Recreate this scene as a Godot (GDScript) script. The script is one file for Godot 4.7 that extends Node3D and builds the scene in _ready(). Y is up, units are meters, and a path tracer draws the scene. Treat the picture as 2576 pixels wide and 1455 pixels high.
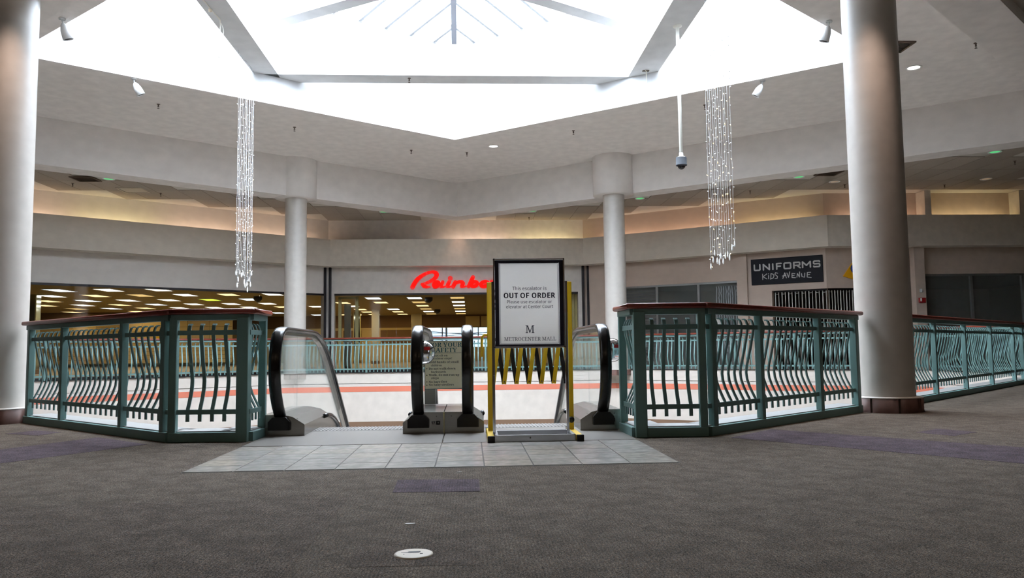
extends Node3D
# Upper floor of a shopping mall round a skylit void. x to the right, y up; plan points are (x, d) with d = distance ahead = -z.

var used := {}
var M := {}
var O := Vector3.ZERO            # base of the thing being built: shapes are given in world metres and stored relative to it
var rng := RandomNumberGenerator.new()

# ---- plan of the place (x, d) -------------------------------------------------------------------
const VOID := [Vector2(-2.42, 6.56), Vector2(1.92, 6.28), Vector2(10.2, 13.75), Vector2(10.2, 16.9), Vector2(3.95, 20.95), Vector2(-4.65, 21.15), Vector2(-10.5, 17.2), Vector2(-10.4, 13.9)]
const FASCIA := [Vector2(0.64, 4.68), Vector2(12.2, 14.5), Vector2(-0.33, 24.1), Vector2(-11.76, 15.3)]
const WELL := [Vector2(-0.26, 7.17), Vector2(7.39, 13.27), Vector2(-0.307, 19.01), Vector2(-7.784, 13.54)]
const SHELL := [Vector2(-27, -6), Vector2(22, -6), Vector2(22, 54), Vector2(-27, 54)]
const BAND := [Vector2(-15.0, 17.13), Vector2(-4.43, 25.25), Vector2(3.77, 25.25), Vector2(9.93, 20.9), Vector2(22, 20.9)]
const WALLS := [Vector2(-15.3, 17.62), Vector2(-4.58, 25.75), Vector2(3.84, 25.75), Vector2(10.05, 21.35), Vector2(22, 21.35)]
const LOW := 5.0
const SOFFIT := 4.85
const HIGH := 5.9
const RING := 6.5
const EAVE := 8.2
const KERB := 0.14

func _ready() -> void:
	rng.seed = 7
	set_view()
	make_materials()
	structure()
	columns()
	railings()
	escalators()
	storefronts()
	store_interior()
	dark_shops()
	cove_lights()
	order_sign()
	ceiling_fittings()
	light_curtains()
	unseen_near_lamps()
	small_things()

# ---- camera, sky, exposure ------------------------------------------------------------------------
func set_view() -> void:
	var cam := Camera3D.new()
	cam.name = "camera"
	var f := 1965.0
	var pitch := atan((879.0 - 727.5) / f)
	var yaw := atan(110.0 / f)
	var roll := 0.0125
	var ahead := Vector3(sin(yaw) * cos(pitch), sin(pitch), -cos(yaw) * cos(pitch))
	var right := Vector3(cos(yaw), 0, sin(yaw))
	var up := right.cross(ahead)
	cam.transform = Transform3D(Basis(right * cos(roll) - up * sin(roll), up * cos(roll) + right * sin(roll), -ahead), Vector3(0, 0.72, 0))
	cam.fov = rad_to_deg(2.0 * atan(727.5 / f))
	cam.near = 0.05
	cam.far = 300.0
	add_child(cam)
	cam.current = true
	var env := Environment.new()
	env.background_mode = Environment.BG_SKY
	var sky := Sky.new()
	var sm := ProceduralSkyMaterial.new()
	sm.sky_top_color = Color(0.90, 0.945, 1.0)
	sm.sky_horizon_color = Color(0.74, 0.87, 1.0)
	sm.sky_curve = 0.15
	sm.ground_bottom_color = Color(0.42, 0.42, 0.40)
	sm.ground_horizon_color = Color(0.62, 0.64, 0.64)
	sm.sun_angle_max = 0.0
	sky.sky_material = sm
	env.sky = sky
	env.background_energy_multiplier = 33.0
	env.ambient_light_source = Environment.AMBIENT_SOURCE_DISABLED
	env.tonemap_mode = Environment.TONE_MAPPER_LINEAR
	env.tonemap_exposure = 1.12
	env.sdfgi_enabled = true
	env.ssao_enabled = true
	env.ssil_enabled = true
	var we := WorldEnvironment.new()
	we.name = "world"
	we.environment = env
	add_child(we)

# ---- small helpers --------------------------------------------------------------------------------
func V(x: float, y: float, d: float) -> Vector3:
	return Vector3(x, y, -d)

func P3(p: Vector2, y: float) -> Vector3:
	return Vector3(p.x, y, -p.y)

func C(r: float, g: float, b: float) -> Color:
	return Color(r / 255.0, g / 255.0, b / 255.0)

func numbered(called: String) -> String:
	var n: int = used.get(called, 0)
	used[called] = n + 1
	return called if n == 0 else "%s_%03d" % [called, n]

func st(group := -1) -> SurfaceTool:
	var s := SurfaceTool.new()
	s.begin(Mesh.PRIMITIVE_TRIANGLES)
	s.set_smooth_group(group)
	return s

func tri(s: SurfaceTool, a: Vector3, b: Vector3, c: Vector3) -> void:
	if (b - a).cross(c - a).length_squared() < 1e-16:
		return
	s.add_vertex(a - O)
	s.add_vertex(c - O)
	s.add_vertex(b - O)

func q(s: SurfaceTool, a: Vector3, b: Vector3, c: Vector3, d: Vector3) -> void:
	tri(s, a, b, c)
	tri(s, a, c, d)

func qn(s: SurfaceTool, a: Vector3, b: Vector3, c: Vector3, d: Vector3, n: Vector3) -> void:
	if (b - a).cross(c - a).dot(n) + (c - a).cross(d - a).dot(n) >= 0:
		q(s, a, b, c, d)
	else:
		q(s, d, c, b, a)

func mesh_of(s: SurfaceTool, m: Material) -> ArrayMesh:
	s.generate_normals()
	s.set_material(m)
	return s.commit()

func obj(called: String, s: SurfaceTool, m: Material, parent: Node = null) -> MeshInstance3D:
	var o := MeshInstance3D.new()
	o.mesh = mesh_of(s, m)
	return place(called, o, parent)

func place(called: String, o: MeshInstance3D, parent: Node = null) -> MeshInstance3D:
	if parent == null:
		o.name = numbered(called)
		o.position = O
		add_child(o)
	else:
		o.name = called
		parent.add_child(o, true)
	return o

func inst(called: String, mesh: Mesh, t: Transform3D, parent: Node, m: Material = null) -> MeshInstance3D:
	var o := MeshInstance3D.new()
	o.mesh = mesh
	if m:
		o.material_override = m
	o.name = called
	o.transform = t
	parent.add_child(o, true)
	return o

func tag(o: Node, label: String, category: String, group := "") -> Node:
	o.set_meta("label", label)
	o.set_meta("category", category)
	if group:
		o.set_meta("group", group)
	return o

func thing(called: String, label: String, category: String, at: Vector3, group := "") -> Node3D:
	var o := Node3D.new()
	o.name = numbered(called)
	o.position = at
	add_child(o)
	O = at
	tag(o, label, category, group)
	return o

func setting(called: String, label: String, at := Vector3.ZERO) -> Node3D:
	var o := Node3D.new()
	o.name = numbered(called)
	o.position = at
	add_child(o)
	O = at
	o.set_meta("kind", "structure")
	if label:
		o.set_meta("label", label)
	return o

func struct(called: String, s: SurfaceTool, m: Material, label := "") -> MeshInstance3D:
	var o := obj(called, s, m)
	o.set_meta("kind", "structure")
	if label:
		o.set_meta("label", label)
	return o

func box(s: SurfaceTool, c: Vector3, sz: Vector3, b := Basis()) -> void:
	var h := sz * 0.5
	var x := b.x * h.x
	var y := b.y * h.y
	var z := b.z * h.z
	qn(s, c + x - y - z, c + x + y - z, c + x + y + z, c + x - y + z, x)
	qn(s, c - x - y - z, c - x + y - z, c - x + y + z, c - x - y + z, -x)
	qn(s, c + y - x - z, c + y + x - z, c + y + x + z, c + y - x + z, y)
	qn(s, c - y - x - z, c - y + x - z, c - y + x + z, c - y - x + z, -y)
	qn(s, c + z - x - y, c + z + x - y, c + z + x + y, c + z - x + y, z)
	qn(s, c - z - x - y, c - z + x - y, c - z + x + y, c - z - x + y, -z)

func box2(s: SurfaceTool, a: Vector3, b: Vector3) -> void:
	box(s, (a + b) * 0.5, (b - a).abs())

# a box whose edges are chamfered by ch
func cbox(s: SurfaceTool, c: Vector3, sz: Vector3, ch: float, b := Basis()) -> void:
	var h := sz * 0.5
	var f := []
	for axis in 3:
		var u: Vector3 = b[(axis + 1) % 3]
		var v: Vector3 = b[(axis + 2) % 3]
		var hu: float = h[(axis + 1) % 3] - ch
		var hv: float = h[(axis + 2) % 3] - ch
		for sg in [-1.0, 1.0]:
			var n: Vector3 = b[axis] * sg
			var m: Vector3 = c + n * h[axis]
			qn(s, m - u * hu - v * hv, m + u * hu - v * hv, m + u * hu + v * hv, m - u * hu + v * hv, n)
	for axis in 3:
		var w: Vector3 = b[axis] * (h[axis] - ch)
		var u: Vector3 = b[(axis + 1) % 3]
		var v: Vector3 = b[(axis + 2) % 3]
		var hu: float = h[(axis + 1) % 3]
		var hv: float = h[(axis + 2) % 3]
		for su in [-1.0, 1.0]:
			for sv in [-1.0, 1.0]:
				var p: Vector3 = c + u * su * hu + v * sv * (hv - ch)
				var r: Vector3 = c + u * su * (hu - ch) + v * sv * hv
				qn(s, p - w, p + w, r + w, r - w, u * su + v * sv)
	for sx in [-1.0, 1.0]:
		for sy in [-1.0, 1.0]:
			for sz2 in [-1.0, 1.0]:
				var x: Vector3 = b.x * sx
				var y: Vector3 = b.y * sy
				var z: Vector3 = b.z * sz2
				var a1: Vector3 = c + x * h.x + y * (h.y - ch) + z * (h.z - ch)
				var a2: Vector3 = c + x * (h.x - ch) + y * h.y + z * (h.z - ch)
				var a3: Vector3 = c + x * (h.x - ch) + y * (h.y - ch) + z * h.z
				if (a2 - a1).cross(a3 - a1).dot(x + y + z) > 0:
					tri(s, a1, a2, a3)
				else:
					tri(s, a1, a3, a2)

# a straight bar from a to b, w wide (level) and h high, its long edges chamfered
func bar(s: SurfaceTool, a: Vector3, b: Vector3, w: float, h: float, ch := 0.0, up := Vector3.UP) -> void:
	var t := (b - a).normalized()
	if absf(t.dot(up)) > 0.98:
		up = Vector3(0, 0, 1)
	var r := t.cross(up).normalized()
	var u := r.cross(t).normalized()
	var w2 := w * 0.5
	var h2 := h * 0.5
	var prof := PackedVector2Array()
	if ch <= 0.0:
		prof = PackedVector2Array([Vector2(-w2, -h2), Vector2(w2, -h2), Vector2(w2, h2), Vector2(-w2, h2)])
	else:
		prof = PackedVector2Array([Vector2(-w2 + ch, -h2), Vector2(w2 - ch, -h2), Vector2(w2, -h2 + ch), Vector2(w2, h2 - ch), Vector2(w2 - ch, h2), Vector2(-w2 + ch, h2), Vector2(-w2, h2 - ch), Vector2(-w2, -h2 + ch)])
	var n := prof.size()
	for i in n:
		var p := prof[i]
		var p2 := prof[(i + 1) % n]
		var d0 := r * p.x + u * p.y
		var d1 := r * p2.x + u * p2.y
		qn(s, a + d0, a + d1, b + d1, b + d0, d0 + d1)
	for i in range(1, n - 1):
		var e0 := r * prof[0].x + u * prof[0].y
		var e1 := r * prof[i].x + u * prof[i].y
		var e2 := r * prof[i + 1].x + u * prof[i + 1].y
		tri(s, a + e0, a + e2, a + e1)
		tri(s, b + e0, b + e1, b + e2)

# polygon in the plane (o, ux, uy) drawn out by depth along n = ux x uy
func prism(s: SurfaceTool, pts: PackedVector2Array, o: Vector3, ux: Vector3, uy: Vector3, depth: float) -> void:
	var n := ux.cross(uy).normalized()
	var idx := Geometry2D.triangulate_polygon(pts)
	for i in range(0, idx.size(), 3):
		var a := o + ux * pts[idx[i]].x + uy * pts[idx[i]].y
		var b := o + ux * pts[idx[i + 1]].x + uy * pts[idx[i + 1]].y
		var c := o + ux * pts[idx[i + 2]].x + uy * pts[idx[i + 2]].y
		if (b - a).cross(c - a).dot(n) < 0:
			var k := b
			b = c
			c = k
		tri(s, a + n * depth, b + n * depth, c + n * depth)
		tri(s, a, c, b)
	var turn := -1.0 if Geometry2D.is_polygon_clockwise(pts) else 1.0
	for i in pts.size():
		var p := pts[i]
		var r := pts[(i + 1) % pts.size()]
		var a := o + ux * p.x + uy * p.y
		var b := o + ux * r.x + uy * r.y
		var side := (ux * (r.y - p.y) - uy * (r.x - p.x)) * turn
		qn(s, a, b, b + n * depth, a + n * depth, side)

# flat strokes of given widths, as thick letters: list of [points, widths]
func strokes(s: SurfaceTool, list: Array, o: Vector3, ux: Vector3, uy: Vector3, depth: float, k: float, n := 10) -> void:
	for e in list:
		var pts: Array = e[0]
		var w = e[1]
		for i in pts.size():
			var wi: float = (w[i] if w is Array else w) * k * 0.5
			var ring := PackedVector2Array()
			for j in n:
				ring.append(Vector2(pts[i].x, pts[i].y) * k + Vector2.from_angle(TAU * j / n) * wi)
			prism(s, ring, o, ux, uy, depth)
			if i + 1 < pts.size():
				var wj: float = (w[i + 1] if w is Array else w) * k * 0.5
				var a := Vector2(pts[i].x, pts[i].y) * k
				var b := Vector2(pts[i + 1].x, pts[i + 1].y) * k
				var side := (b - a).normalized().orthogonal()
				prism(s, PackedVector2Array([a + side * wi, b + side * wj, b - side * wj, a - side * wi]), o, ux, uy, depth)

# profile (x across 'side', y along the path's normal) carried along a plane path
func sweep(s: SurfaceTool, path: Array, prof: Array, side: Vector3, caps := true) -> void:
	var rings := []
	for i in path.size():
		var t: Vector3 = (path[min(i + 1, path.size() - 1)] - path[max(i - 1, 0)]).normalized()
		var nrm := t.cross(side).normalized()
		var ring := []
		for p in prof:
			ring.append(path[i] + side * p.x + nrm * p.y)
		rings.append(ring)
	var n := prof.size()
	for i in rings.size() - 1:
		for j in n:
			var j2 := (j + 1) % n
			q(s, rings[i][j], rings[i][j2], rings[i + 1][j2], rings[i + 1][j])
	if caps:
		for j in range(1, n - 1):
			tri(s, rings[0][0], rings[0][j + 1], rings[0][j])
			tri(s, rings[-1][0], rings[-1][j], rings[-1][j + 1])

func circle(r: float, n: int, r2 := -1.0) -> Array:
	var out := []
	for j in n:
		out.append(Vector2(cos(TAU * j / n) * r, sin(TAU * j / n) * (r if r2 < 0 else r2)))
	return out

func tube(s: SurfaceTool, path: Array, r: float, n := 6) -> void:
	var side := Vector3(1, 0, 0)
	var t0: Vector3 = (path[1] - path[0]).normalized()
	if absf(t0.x) > 0.7:
		side = Vector3(0, 0, 1)
	var rings := []
	for i in path.size():
		var t: Vector3 = (path[min(i + 1, path.size() - 1)] - path[max(i - 1, 0)]).normalized()
		side = (side - t * side.dot(t)).normalized()
		var nrm := t.cross(side)
		var ring := []
		for j in n:
			ring.append(path[i] + (side * cos(TAU * j / n) + nrm * sin(TAU * j / n)) * r)
		rings.append(ring)
	for i in rings.size() - 1:
		for j in n:
			var j2 := (j + 1) % n
			q(s, rings[i][j], rings[i][j2], rings[i + 1][j2], rings[i + 1][j])
	for j in range(1, n - 1):
		tri(s, rings[0][0], rings[0][j + 1], rings[0][j])
		tri(s, rings[-1][0], rings[-1][j], rings[-1][j + 1])

# profile of (radius, along) pairs turned round an axis
func lathe(s: SurfaceTool, prof: Array, at: Vector3, n := 24, axis := Vector3.UP) -> void:
	var u := axis.cross(Vector3(0, 0, 1) if absf(axis.z) < 0.8 else Vector3(1, 0, 0)).normalized()
	var w := axis.cross(u)
	for i in prof.size() - 1:
		for j in n:
			var a0 := TAU * j / n
			var a1 := TAU * (j + 1) / n
			var e0 := u * cos(a0) + w * sin(a0)
			var e1 := u * cos(a1) + w * sin(a1)
			var p: Vector2 = prof[i]
			var r: Vector2 = prof[i + 1]
			var out := (e0 + e1) * (r.y - p.y) - axis * (r.x - p.x) * 2.0
			qn(s, at + axis * p.y + e0 * p.x, at + axis * p.y + e1 * p.x, at + axis * r.y + e1 * r.x, at + axis * r.y + e0 * r.x, out)

func hit(c: Vector2, dir: Vector2, poly: Array) -> Vector2:
	for i in poly.size():
		var a: Vector2 = poly[i]
		var b: Vector2 = poly[(i + 1) % poly.size()]
		var e := b - a
		var den := dir.x * e.y - dir.y * e.x
		if absf(den) < 1e-9:
			continue
		var t := ((a.x - c.x) * e.y - (a.y - c.y) * e.x) / den
		var u := ((a.x - c.x) * dir.y - (a.y - c.y) * dir.x) / den
		if t > 0 and u >= -1e-6 and u <= 1.000001:
			return c + dir * t
	return c

# slab between two convex outlines round c
func ring_slab(s: SurfaceTool, inner: Array, outer: Array, c: Vector2, y0: float, y1: float) -> void:
	var angles := []
	for p in inner + outer:
		angles.append((p - c).angle())
	angles.sort()
	for i in angles.size():
		var d0 := Vector2.from_angle(angles[i])
		var d1 := Vector2.from_angle(angles[(i + 1) % angles.size()])
		if d0.distance_to(d1) < 1e-5:
			continue
		var a := hit(c, d0, inner)
		var b := hit(c, d1, inner)
		var e := hit(c, d0, outer)
		var f := hit(c, d1, outer)
		qn(s, P3(a, y1), P3(b, y1), P3(f, y1), P3(e, y1), Vector3.UP)
		qn(s, P3(a, y0), P3(b, y0), P3(f, y0), P3(e, y0), Vector3.DOWN)
		qn(s, P3(a, y0), P3(b, y0), P3(b, y1), P3(a, y1), P3(c, 0) - P3(a, 0))
		qn(s, P3(e, y0), P3(f, y0), P3(f, y1), P3(e, y1), P3(e, 0) - P3(c, 0))

# outline pushed out from c by m metres (convex)
func grown(poly: Array, m: float) -> Array:
	var out := []
	var n := poly.size()
	var c := Vector2.ZERO
	for p in poly:
		c += p / n
	for i in n:
		var a: Vector2 = poly[(i + n - 1) % n]
		var b: Vector2 = poly[i]
		var d: Vector2 = poly[(i + 1) % n]
		var n1 := (b - a).orthogonal().normalized()
		var n2 := (d - b).orthogonal().normalized()
		if n1.dot(b - c) < 0:
			n1 = -n1
		if n2.dot(b - c) < 0:
			n2 = -n2
		out.append(b + (n1 + n2) * m / (1.0 + n1.dot(n2)))
	return out

# upright wall from p to q (plan), y0..y1, thickness th towards 'back' side (+1 = left of p->q), with openings [t0, t1, ya, yb]
func wall(s: SurfaceTool, p: Vector2, r: Vector2, y0: float, y1: float, th: float, openings := []) -> void:
	var e := (r - p).normalized()
	var nb := Vector2(-e.y, e.x) * signf(th)
	var w := absf(th)
	var length := p.distance_to(r)
	var ts := [0.0, length]
	var ys := [y0, y1]
	for o in openings:
		ts.append_array([o[0], o[1]])
		ys.append_array([o[2], o[3]])
	ts.sort()
	ys.sort()
	for i in ts.size() - 1:
		if ts[i + 1] - ts[i] < 1e-4:
			continue
		var run := -1.0
		for j in ys.size() - 1:
			if ys[j + 1] - ys[j] < 1e-4:
				continue
			var tm: float = (ts[i] + ts[i + 1]) * 0.5
			var ym: float = (ys[j] + ys[j + 1]) * 0.5
			var open := false
			for o in openings:
				if tm > o[0] and tm < o[1] and ym > o[2] and ym < o[3]:
					open = true
			if open:
				continue
			var c: Vector2 = p + e * tm + nb * w * 0.5
			box(s, P3(c, ym), Vector3(ts[i + 1] - ts[i], ys[j + 1] - ys[j], w), Basis(P3(e, 0), Vector3.UP, P3(e, 0).cross(Vector3.UP)))

func along(e: Vector2) -> Basis:   # x along the wall, y up
	return Basis(P3(e, 0), Vector3.UP, P3(e, 0).cross(Vector3.UP))

func text(words: String, size_w: float, at: Vector3, m: Material, parent: Node, b := Basis(), font := "Droid Sans", weight := 400, anchor := 0, depth := 0.002, called := "lettering") -> MeshInstance3D:
	var t := TextMesh.new()
	var f := SystemFont.new()
	f.font_names = PackedStringArray([font])
	f.font_weight = weight
	t.font = f
	t.text = words
	t.font_size = 48
	t.pixel_size = 0.01
	t.curve_step = 2.0
	t.depth = 0.05
	t.material = m
	var bb := t.get_aabb()
	var k := size_w / maxf(bb.size.x, 0.001)
	var o := MeshInstance3D.new()
	o.mesh = t
	o.name = called
	var ctr := bb.get_center()
	var local := Vector3(-ctr.x * k, -ctr.y * k, 0)
	if anchor < 0:
		local.x = -bb.position.x * k
	o.transform = Transform3D(b * Basis.from_scale(Vector3(k, k, depth / 0.05)), at - O + b * local)
	parent.add_child(o, true)
	return o

func area_light(called: String, at: Vector3, dir: Vector3, sx: float, sy: float, color: Color, energy: float, xdir := Vector3.RIGHT) -> void:
	var l := AreaLight3D.new()
	l.name = numbered(called)
	l.area_size = Vector2(sx, sy)
	l.light_color = color
	l.light_energy = energy
	l.shadow_enabled = true
	l.area_range = 60.0
	var z := -dir.normalized()
	var x := (xdir - z * xdir.dot(z)).normalized()
	l.transform = Transform3D(Basis(x, z.cross(x), z), at)
	add_child(l)

# ---- materials --------------------------------------------------------------------------------------
func mat(key: String, color: Color, rough := 0.7, metal := 0.0) -> StandardMaterial3D:
	var m := StandardMaterial3D.new()
	m.resource_name = key
	m.albedo_color = color
	m.roughness = rough
	m.metallic = metal
	M[key] = m
	return m

func glow(key: String, color: Color, energy: float, base := Color(0.9, 0.9, 0.9)) -> StandardMaterial3D:
	var m := mat(key, base, 0.5)
	m.emission_enabled = true
	m.emission = color
	m.emission_energy_multiplier = energy
	return m

# grey picture of seamless noise mapped to a narrow range of brightness
func grain(size: int, freq: float, lo: float, hi: float, seed_: int, octaves := 3, tint := Color(1, 1, 1)) -> ImageTexture:
	var n := FastNoiseLite.new()
	n.seed = seed_
	n.frequency = freq
	n.fractal_octaves = octaves
	var im := n.get_seamless_image(size, size)
	im.convert(Image.FORMAT_RGB8)
	for y in size:
		for x in size:
			var v := lerpf(lo, hi, im.get_pixel(x, y).r)
			im.set_pixel(x, y, Color(v * tint.r, v * tint.g, v * tint.b))
	return ImageTexture.create_from_image(im)

func painted(key: String, color: Color, rough: float, tex: Texture2D, scale: float) -> StandardMaterial3D:
	var m := mat(key, color, rough)
	m.albedo_texture = tex
	m.uv1_triplanar = true
	m.uv1_world_triplanar = true
	m.uv1_scale = Vector3.ONE * scale
	return m

# ribbed loop-pile carpet: speckled yarns in rows
func carpet_image(seed_: int, base: Color, spread: float) -> ImageTexture:
	var r := RandomNumberGenerator.new()
	r.seed = seed_
	var n := FastNoiseLite.new()
	n.seed = seed_ + 5
	n.frequency = 0.012
	var big := n.get_seamless_image(384, 384)
	var im := Image.create(384, 384, false, Image.FORMAT_RGB8)
	for y in 384:
		for x in 384:
			var row := 0.88 + 0.12 * absf(sin(PI * x / 6.0))
			var v := row * (1.0 + (r.randf() - 0.5) * spread) * lerpf(0.86, 1.12, big.get_pixel(x, y).r)
			var c := base * v
			var k := r.randf()
			if k < 0.05:
				c = Color(base.r * 1.25, base.g * 1.05, base.b * 0.9) * v
			elif k < 0.10:
				c = Color(base.r * 0.82, base.g * 0.95, base.b * 1.12) * v
			elif k < 0.13:
				c = base * 1.5
			im.set_pixel(x, y, Color(clampf(c.r, 0, 1), clampf(c.g, 0, 1), clampf(c.b, 0, 1)))
	return ImageTexture.create_from_image(im)

func make_materials() -> void:
	var soft := grain(256, 0.02, 0.93, 1.0, 3)
	var fine := grain(256, 0.12, 0.90, 1.0, 4)
	var blot := grain(256, 0.03, 0.80, 1.0, 9, 4)
	painted("white_paint", C(226, 222, 216), 0.75, soft, 0.7)
	painted("fascia_white", C(206, 197, 187), 0.6, soft, 0.5)
	painted("well_white", C(222, 222, 222), 0.8, soft, 0.4)
	painted("ceiling_paint", C(236, 230, 225), 0.85, soft, 0.5)
	painted("ceiling_tile", C(172, 160, 146), 0.95, fine, 1.3)
	painted("ceiling_tile_b", C(166, 154, 140), 0.95, fine, 1.5)
	mat("t_bar", C(200, 194, 184), 0.6)
	painted("band_paint", C(222, 211, 196), 0.8, soft, 0.6)
	painted("wall_paint", C(232, 224, 216), 0.8, soft, 0.5)
	painted("bounce_walkway_tile", C(206, 196, 184), 0.4, blot, 0.8)
	painted("outer_paint", C(120, 108, 98), 0.85, soft, 0.5)  # dark tone for outer walls, to cut the light they bounce forward
	painted("pink_paint", C(202, 182, 166), 0.8, soft, 0.5)
	var col := painted("column_paint", C(196, 190, 182), 0.34, soft, 0.8)
	col.metallic_specular = 0.55
	painted("plinth_tile", C(104, 72, 62), 0.62, blot, 2.0)
	painted("plinth_tile_b", C(94, 64, 55), 0.62, blot, 2.3)
	mat("grout", C(70, 58, 52), 0.9)
	mat("green_paint", C(102, 134, 131), 0.5)
	var wood := painted("rail_wood", C(140, 62, 46), 0.32, grain(256, 0.02, 0.72, 1.0, 21, 4), 6.0)
	wood.uv1_scale = Vector3(3, 9, 3)
	mat("ledge_grey", C(150, 150, 148), 0.5, 0.3)
	mat("orange_stripe", C(198, 112, 88), 0.6)
	mat("stripe_grey", C(196, 188, 180), 0.7)
	mat("reveal_dark", C(46, 44, 42), 0.8)
	mat("brown_trim", C(112, 86, 66), 0.7)
	painted("slab_concrete", C(150, 145, 138), 0.9, blot, 0.4)
	painted("lower_floor", C(226, 216, 204), 0.5, blot, 0.5)
	var ca := [carpet_image(31, C(98, 89, 80), 1.1), carpet_image(32, C(94, 85, 77), 1.2)]
	for i in 4:
		var m := mat("carpet_%s" % ["a", "b", "c", "d"][i], Color.WHITE, 1.0)
		m.albedo_texture = ca[i % 2]
		m.uv1_triplanar = true
		m.uv1_world_triplanar = true
		m.uv1_scale = Vector3(1.15, 1.15, 1.15)
		m.uv1_offset = Vector3(0.31 * i, 0, 0.17 * i)
		m.metallic_specular = 0.2
	var pu := mat("carpet_purple", Color.WHITE, 1.0)
	pu.albedo_texture = carpet_image(33, C(88, 78, 83), 1.0)
	pu.uv1_triplanar = true
	pu.uv1_world_triplanar = true
	pu.uv1_scale = Vector3(1.15, 1.15, 1.15)
	pu.metallic_specular = 0.2
	for i in 3:
		painted("floor_tile_%s" % ["a", "b", "c"][i], [C(182, 177, 170), C(177, 172, 166), C(184, 177, 167)][i], 0.24, blot, 1.1 + 0.2 * i)
	mat("tile_joint", C(84, 80, 76), 0.9)
	var plate := painted("floor_plate", C(132, 127, 121), 0.34, grain(256, 0.05, 0.90, 1.0, 14, 3), 1.0)
	plate.uv1_scale = Vector3(0.7, 1, 14)
	plate.metallic = 0.1
	plate.metallic_specular = 0.35
	var steel := painted("stainless", C(150, 147, 141), 0.27, grain(256, 0.04, 0.93, 1.0, 15, 3), 1.0)
	steel.metallic = 0.9
	steel.uv1_scale = Vector3(1, 9, 1)
	mat("steel_dark", C(96, 94, 90), 0.4, 0.8)
	mat("comb_metal", C(110, 106, 102), 0.45, 0.6)
	mat("chrome", C(222, 224, 228), 0.07, 1.0)
	mat("aluminium", C(190, 192, 196), 0.28, 0.9)
	mat("rubber", C(14, 13, 14), 0.24)
	mat("black_matte", C(18, 17, 18), 0.7)
	mat("dark_frame", C(34, 28, 30), 0.45, 0.3)
	var g := mat("rail_glass", Color(0.93, 1.0, 0.97, 0.10), 0.03)
	g.transparency = BaseMaterial3D.TRANSPARENCY_ALPHA
	var g2 := mat("shop_glass", Color(0.16, 0.14, 0.08, 0.07), 0.04)
	g2.transparency = BaseMaterial3D.TRANSPARENCY_ALPHA
	var g3 := mat("sky_glass", Color(0.9, 0.95, 0.97, 0.16), 0.05)
	g3.transparency = BaseMaterial3D.TRANSPARENCY_ALPHA
	var g4 := mat("tinted_glass", Color(0.42, 0.5, 0.55, 0.74), 0.05)
	g4.transparency = BaseMaterial3D.TRANSPARENCY_ALPHA
	var g5 := mat("dark_glass", Color(0.8, 0.82, 0.8, 0.10), 0.05)
	g5.transparency = BaseMaterial3D.TRANSPARENCY_ALPHA
	mat("mullion_white", C(214, 214, 212), 0.5)
	mat("roof_bar", C(108, 108, 108), 0.7)  # roof bars and hips coloured dark so they show against the sky
	mat("roof_hip", C(84, 84, 88), 0.7)
	mat("mullion_grey", C(150, 148, 144), 0.35, 0.6)
	mat("yellow", C(222, 182, 18), 0.42)
	mat("navy", C(26, 28, 52), 0.5)
	mat("sign_black", C(20, 20, 28), 0.8)
	var pa := mat("paper", C(226, 224, 221), 0.6)
	pa.backlight_enabled = true
	pa.backlight = Color(0.95, 0.94, 0.93)
	mat("ink", C(30, 32, 52), 0.7)
	mat("ink_grey", C(62, 64, 72), 0.7)
	mat("sign_letter", C(205, 204, 200), 0.6)
	mat("safety_plate", C(236, 228, 204), 0.5)
	mat("safety_teal", C(62, 104, 110), 0.6)
	mat("safety_ink", C(84, 88, 82), 0.7)
	mat("red_label", C(176, 20, 24), 0.5)
	mat("dome_smoke", C(16, 16, 18), 0.12)
	mat("camera_grey", C(46, 50, 56), 0.8)
	mat("pole_white", C(228, 226, 216), 0.5)
	mat("lamp_white", C(226, 226, 224), 0.45)
	mat("sprinkler_metal", C(96, 84, 74), 0.4, 0.7)
	mat("vent_brown", C(92, 76, 62), 0.8)
	mat("access_panel", C(196, 184, 164), 0.8)
	mat("cord_white", C(226, 220, 206), 0.6)
	mat("wire_clear", C(196, 196, 196), 0.4)
	mat("cover_cream", C(214, 198, 176), 0.55)
	mat("tan_wall", C(202, 178, 118), 0.8)
	mat("tan_panel", C(216, 192, 128), 0.75)
	mat("brown_wall", C(118, 90, 58), 0.85)
	mat("store_ceiling", C(164, 144, 92), 0.95)
	mat("store_floor", C(150, 132, 98), 0.5)
	mat("store_column", C(196, 186, 150), 0.6)
	mat("mirror", C(190, 200, 196), 0.08, 0.95)
	mat("slat_groove", C(70, 56, 34), 0.9)
	mat("curtain_beige", C(206, 196, 140), 0.8)
	painted("shop_wall", C(168, 154, 140), 0.85, soft, 0.5)
	painted("shop_floor", C(140, 122, 104), 0.7, blot, 0.6)
	mat("shutter_slat", C(66, 60, 58), 0.6, 0.2)
	mat("tinsel", C(232, 238, 244), 0.2, 0.3)
	mat("tinsel_backing", C(14, 16, 24), 0.6)
	mat("grille_bar", C(206, 202, 194), 0.45)
	mat("poster_white", C(214, 212, 206), 0.7)
	mat("bag_yellow", C(232, 168, 10), 0.5)
	mat("bag_blue", C(30, 60, 150), 0.5)
	mat("strobe_red", C(164, 24, 26), 0.4)
	mat("litter", C(206, 204, 198), 0.9)
	glow("sign_red", C(255, 40, 32), 0.42, C(214, 34, 28))
	glow("tube_white", Color(1.0, 0.98, 0.9), 2.6)
	glow("tube_cool", Color(0.88, 0.96, 1.0), 2.6)
	glow("tube_warm", Color(1.0, 0.86, 0.6), 1.9)
	glow("tube_dim", Color(1.0, 0.84, 0.52), 0.8)
	glow("tube_green", Color(0.86, 1.0, 0.25), 1.2)
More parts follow.
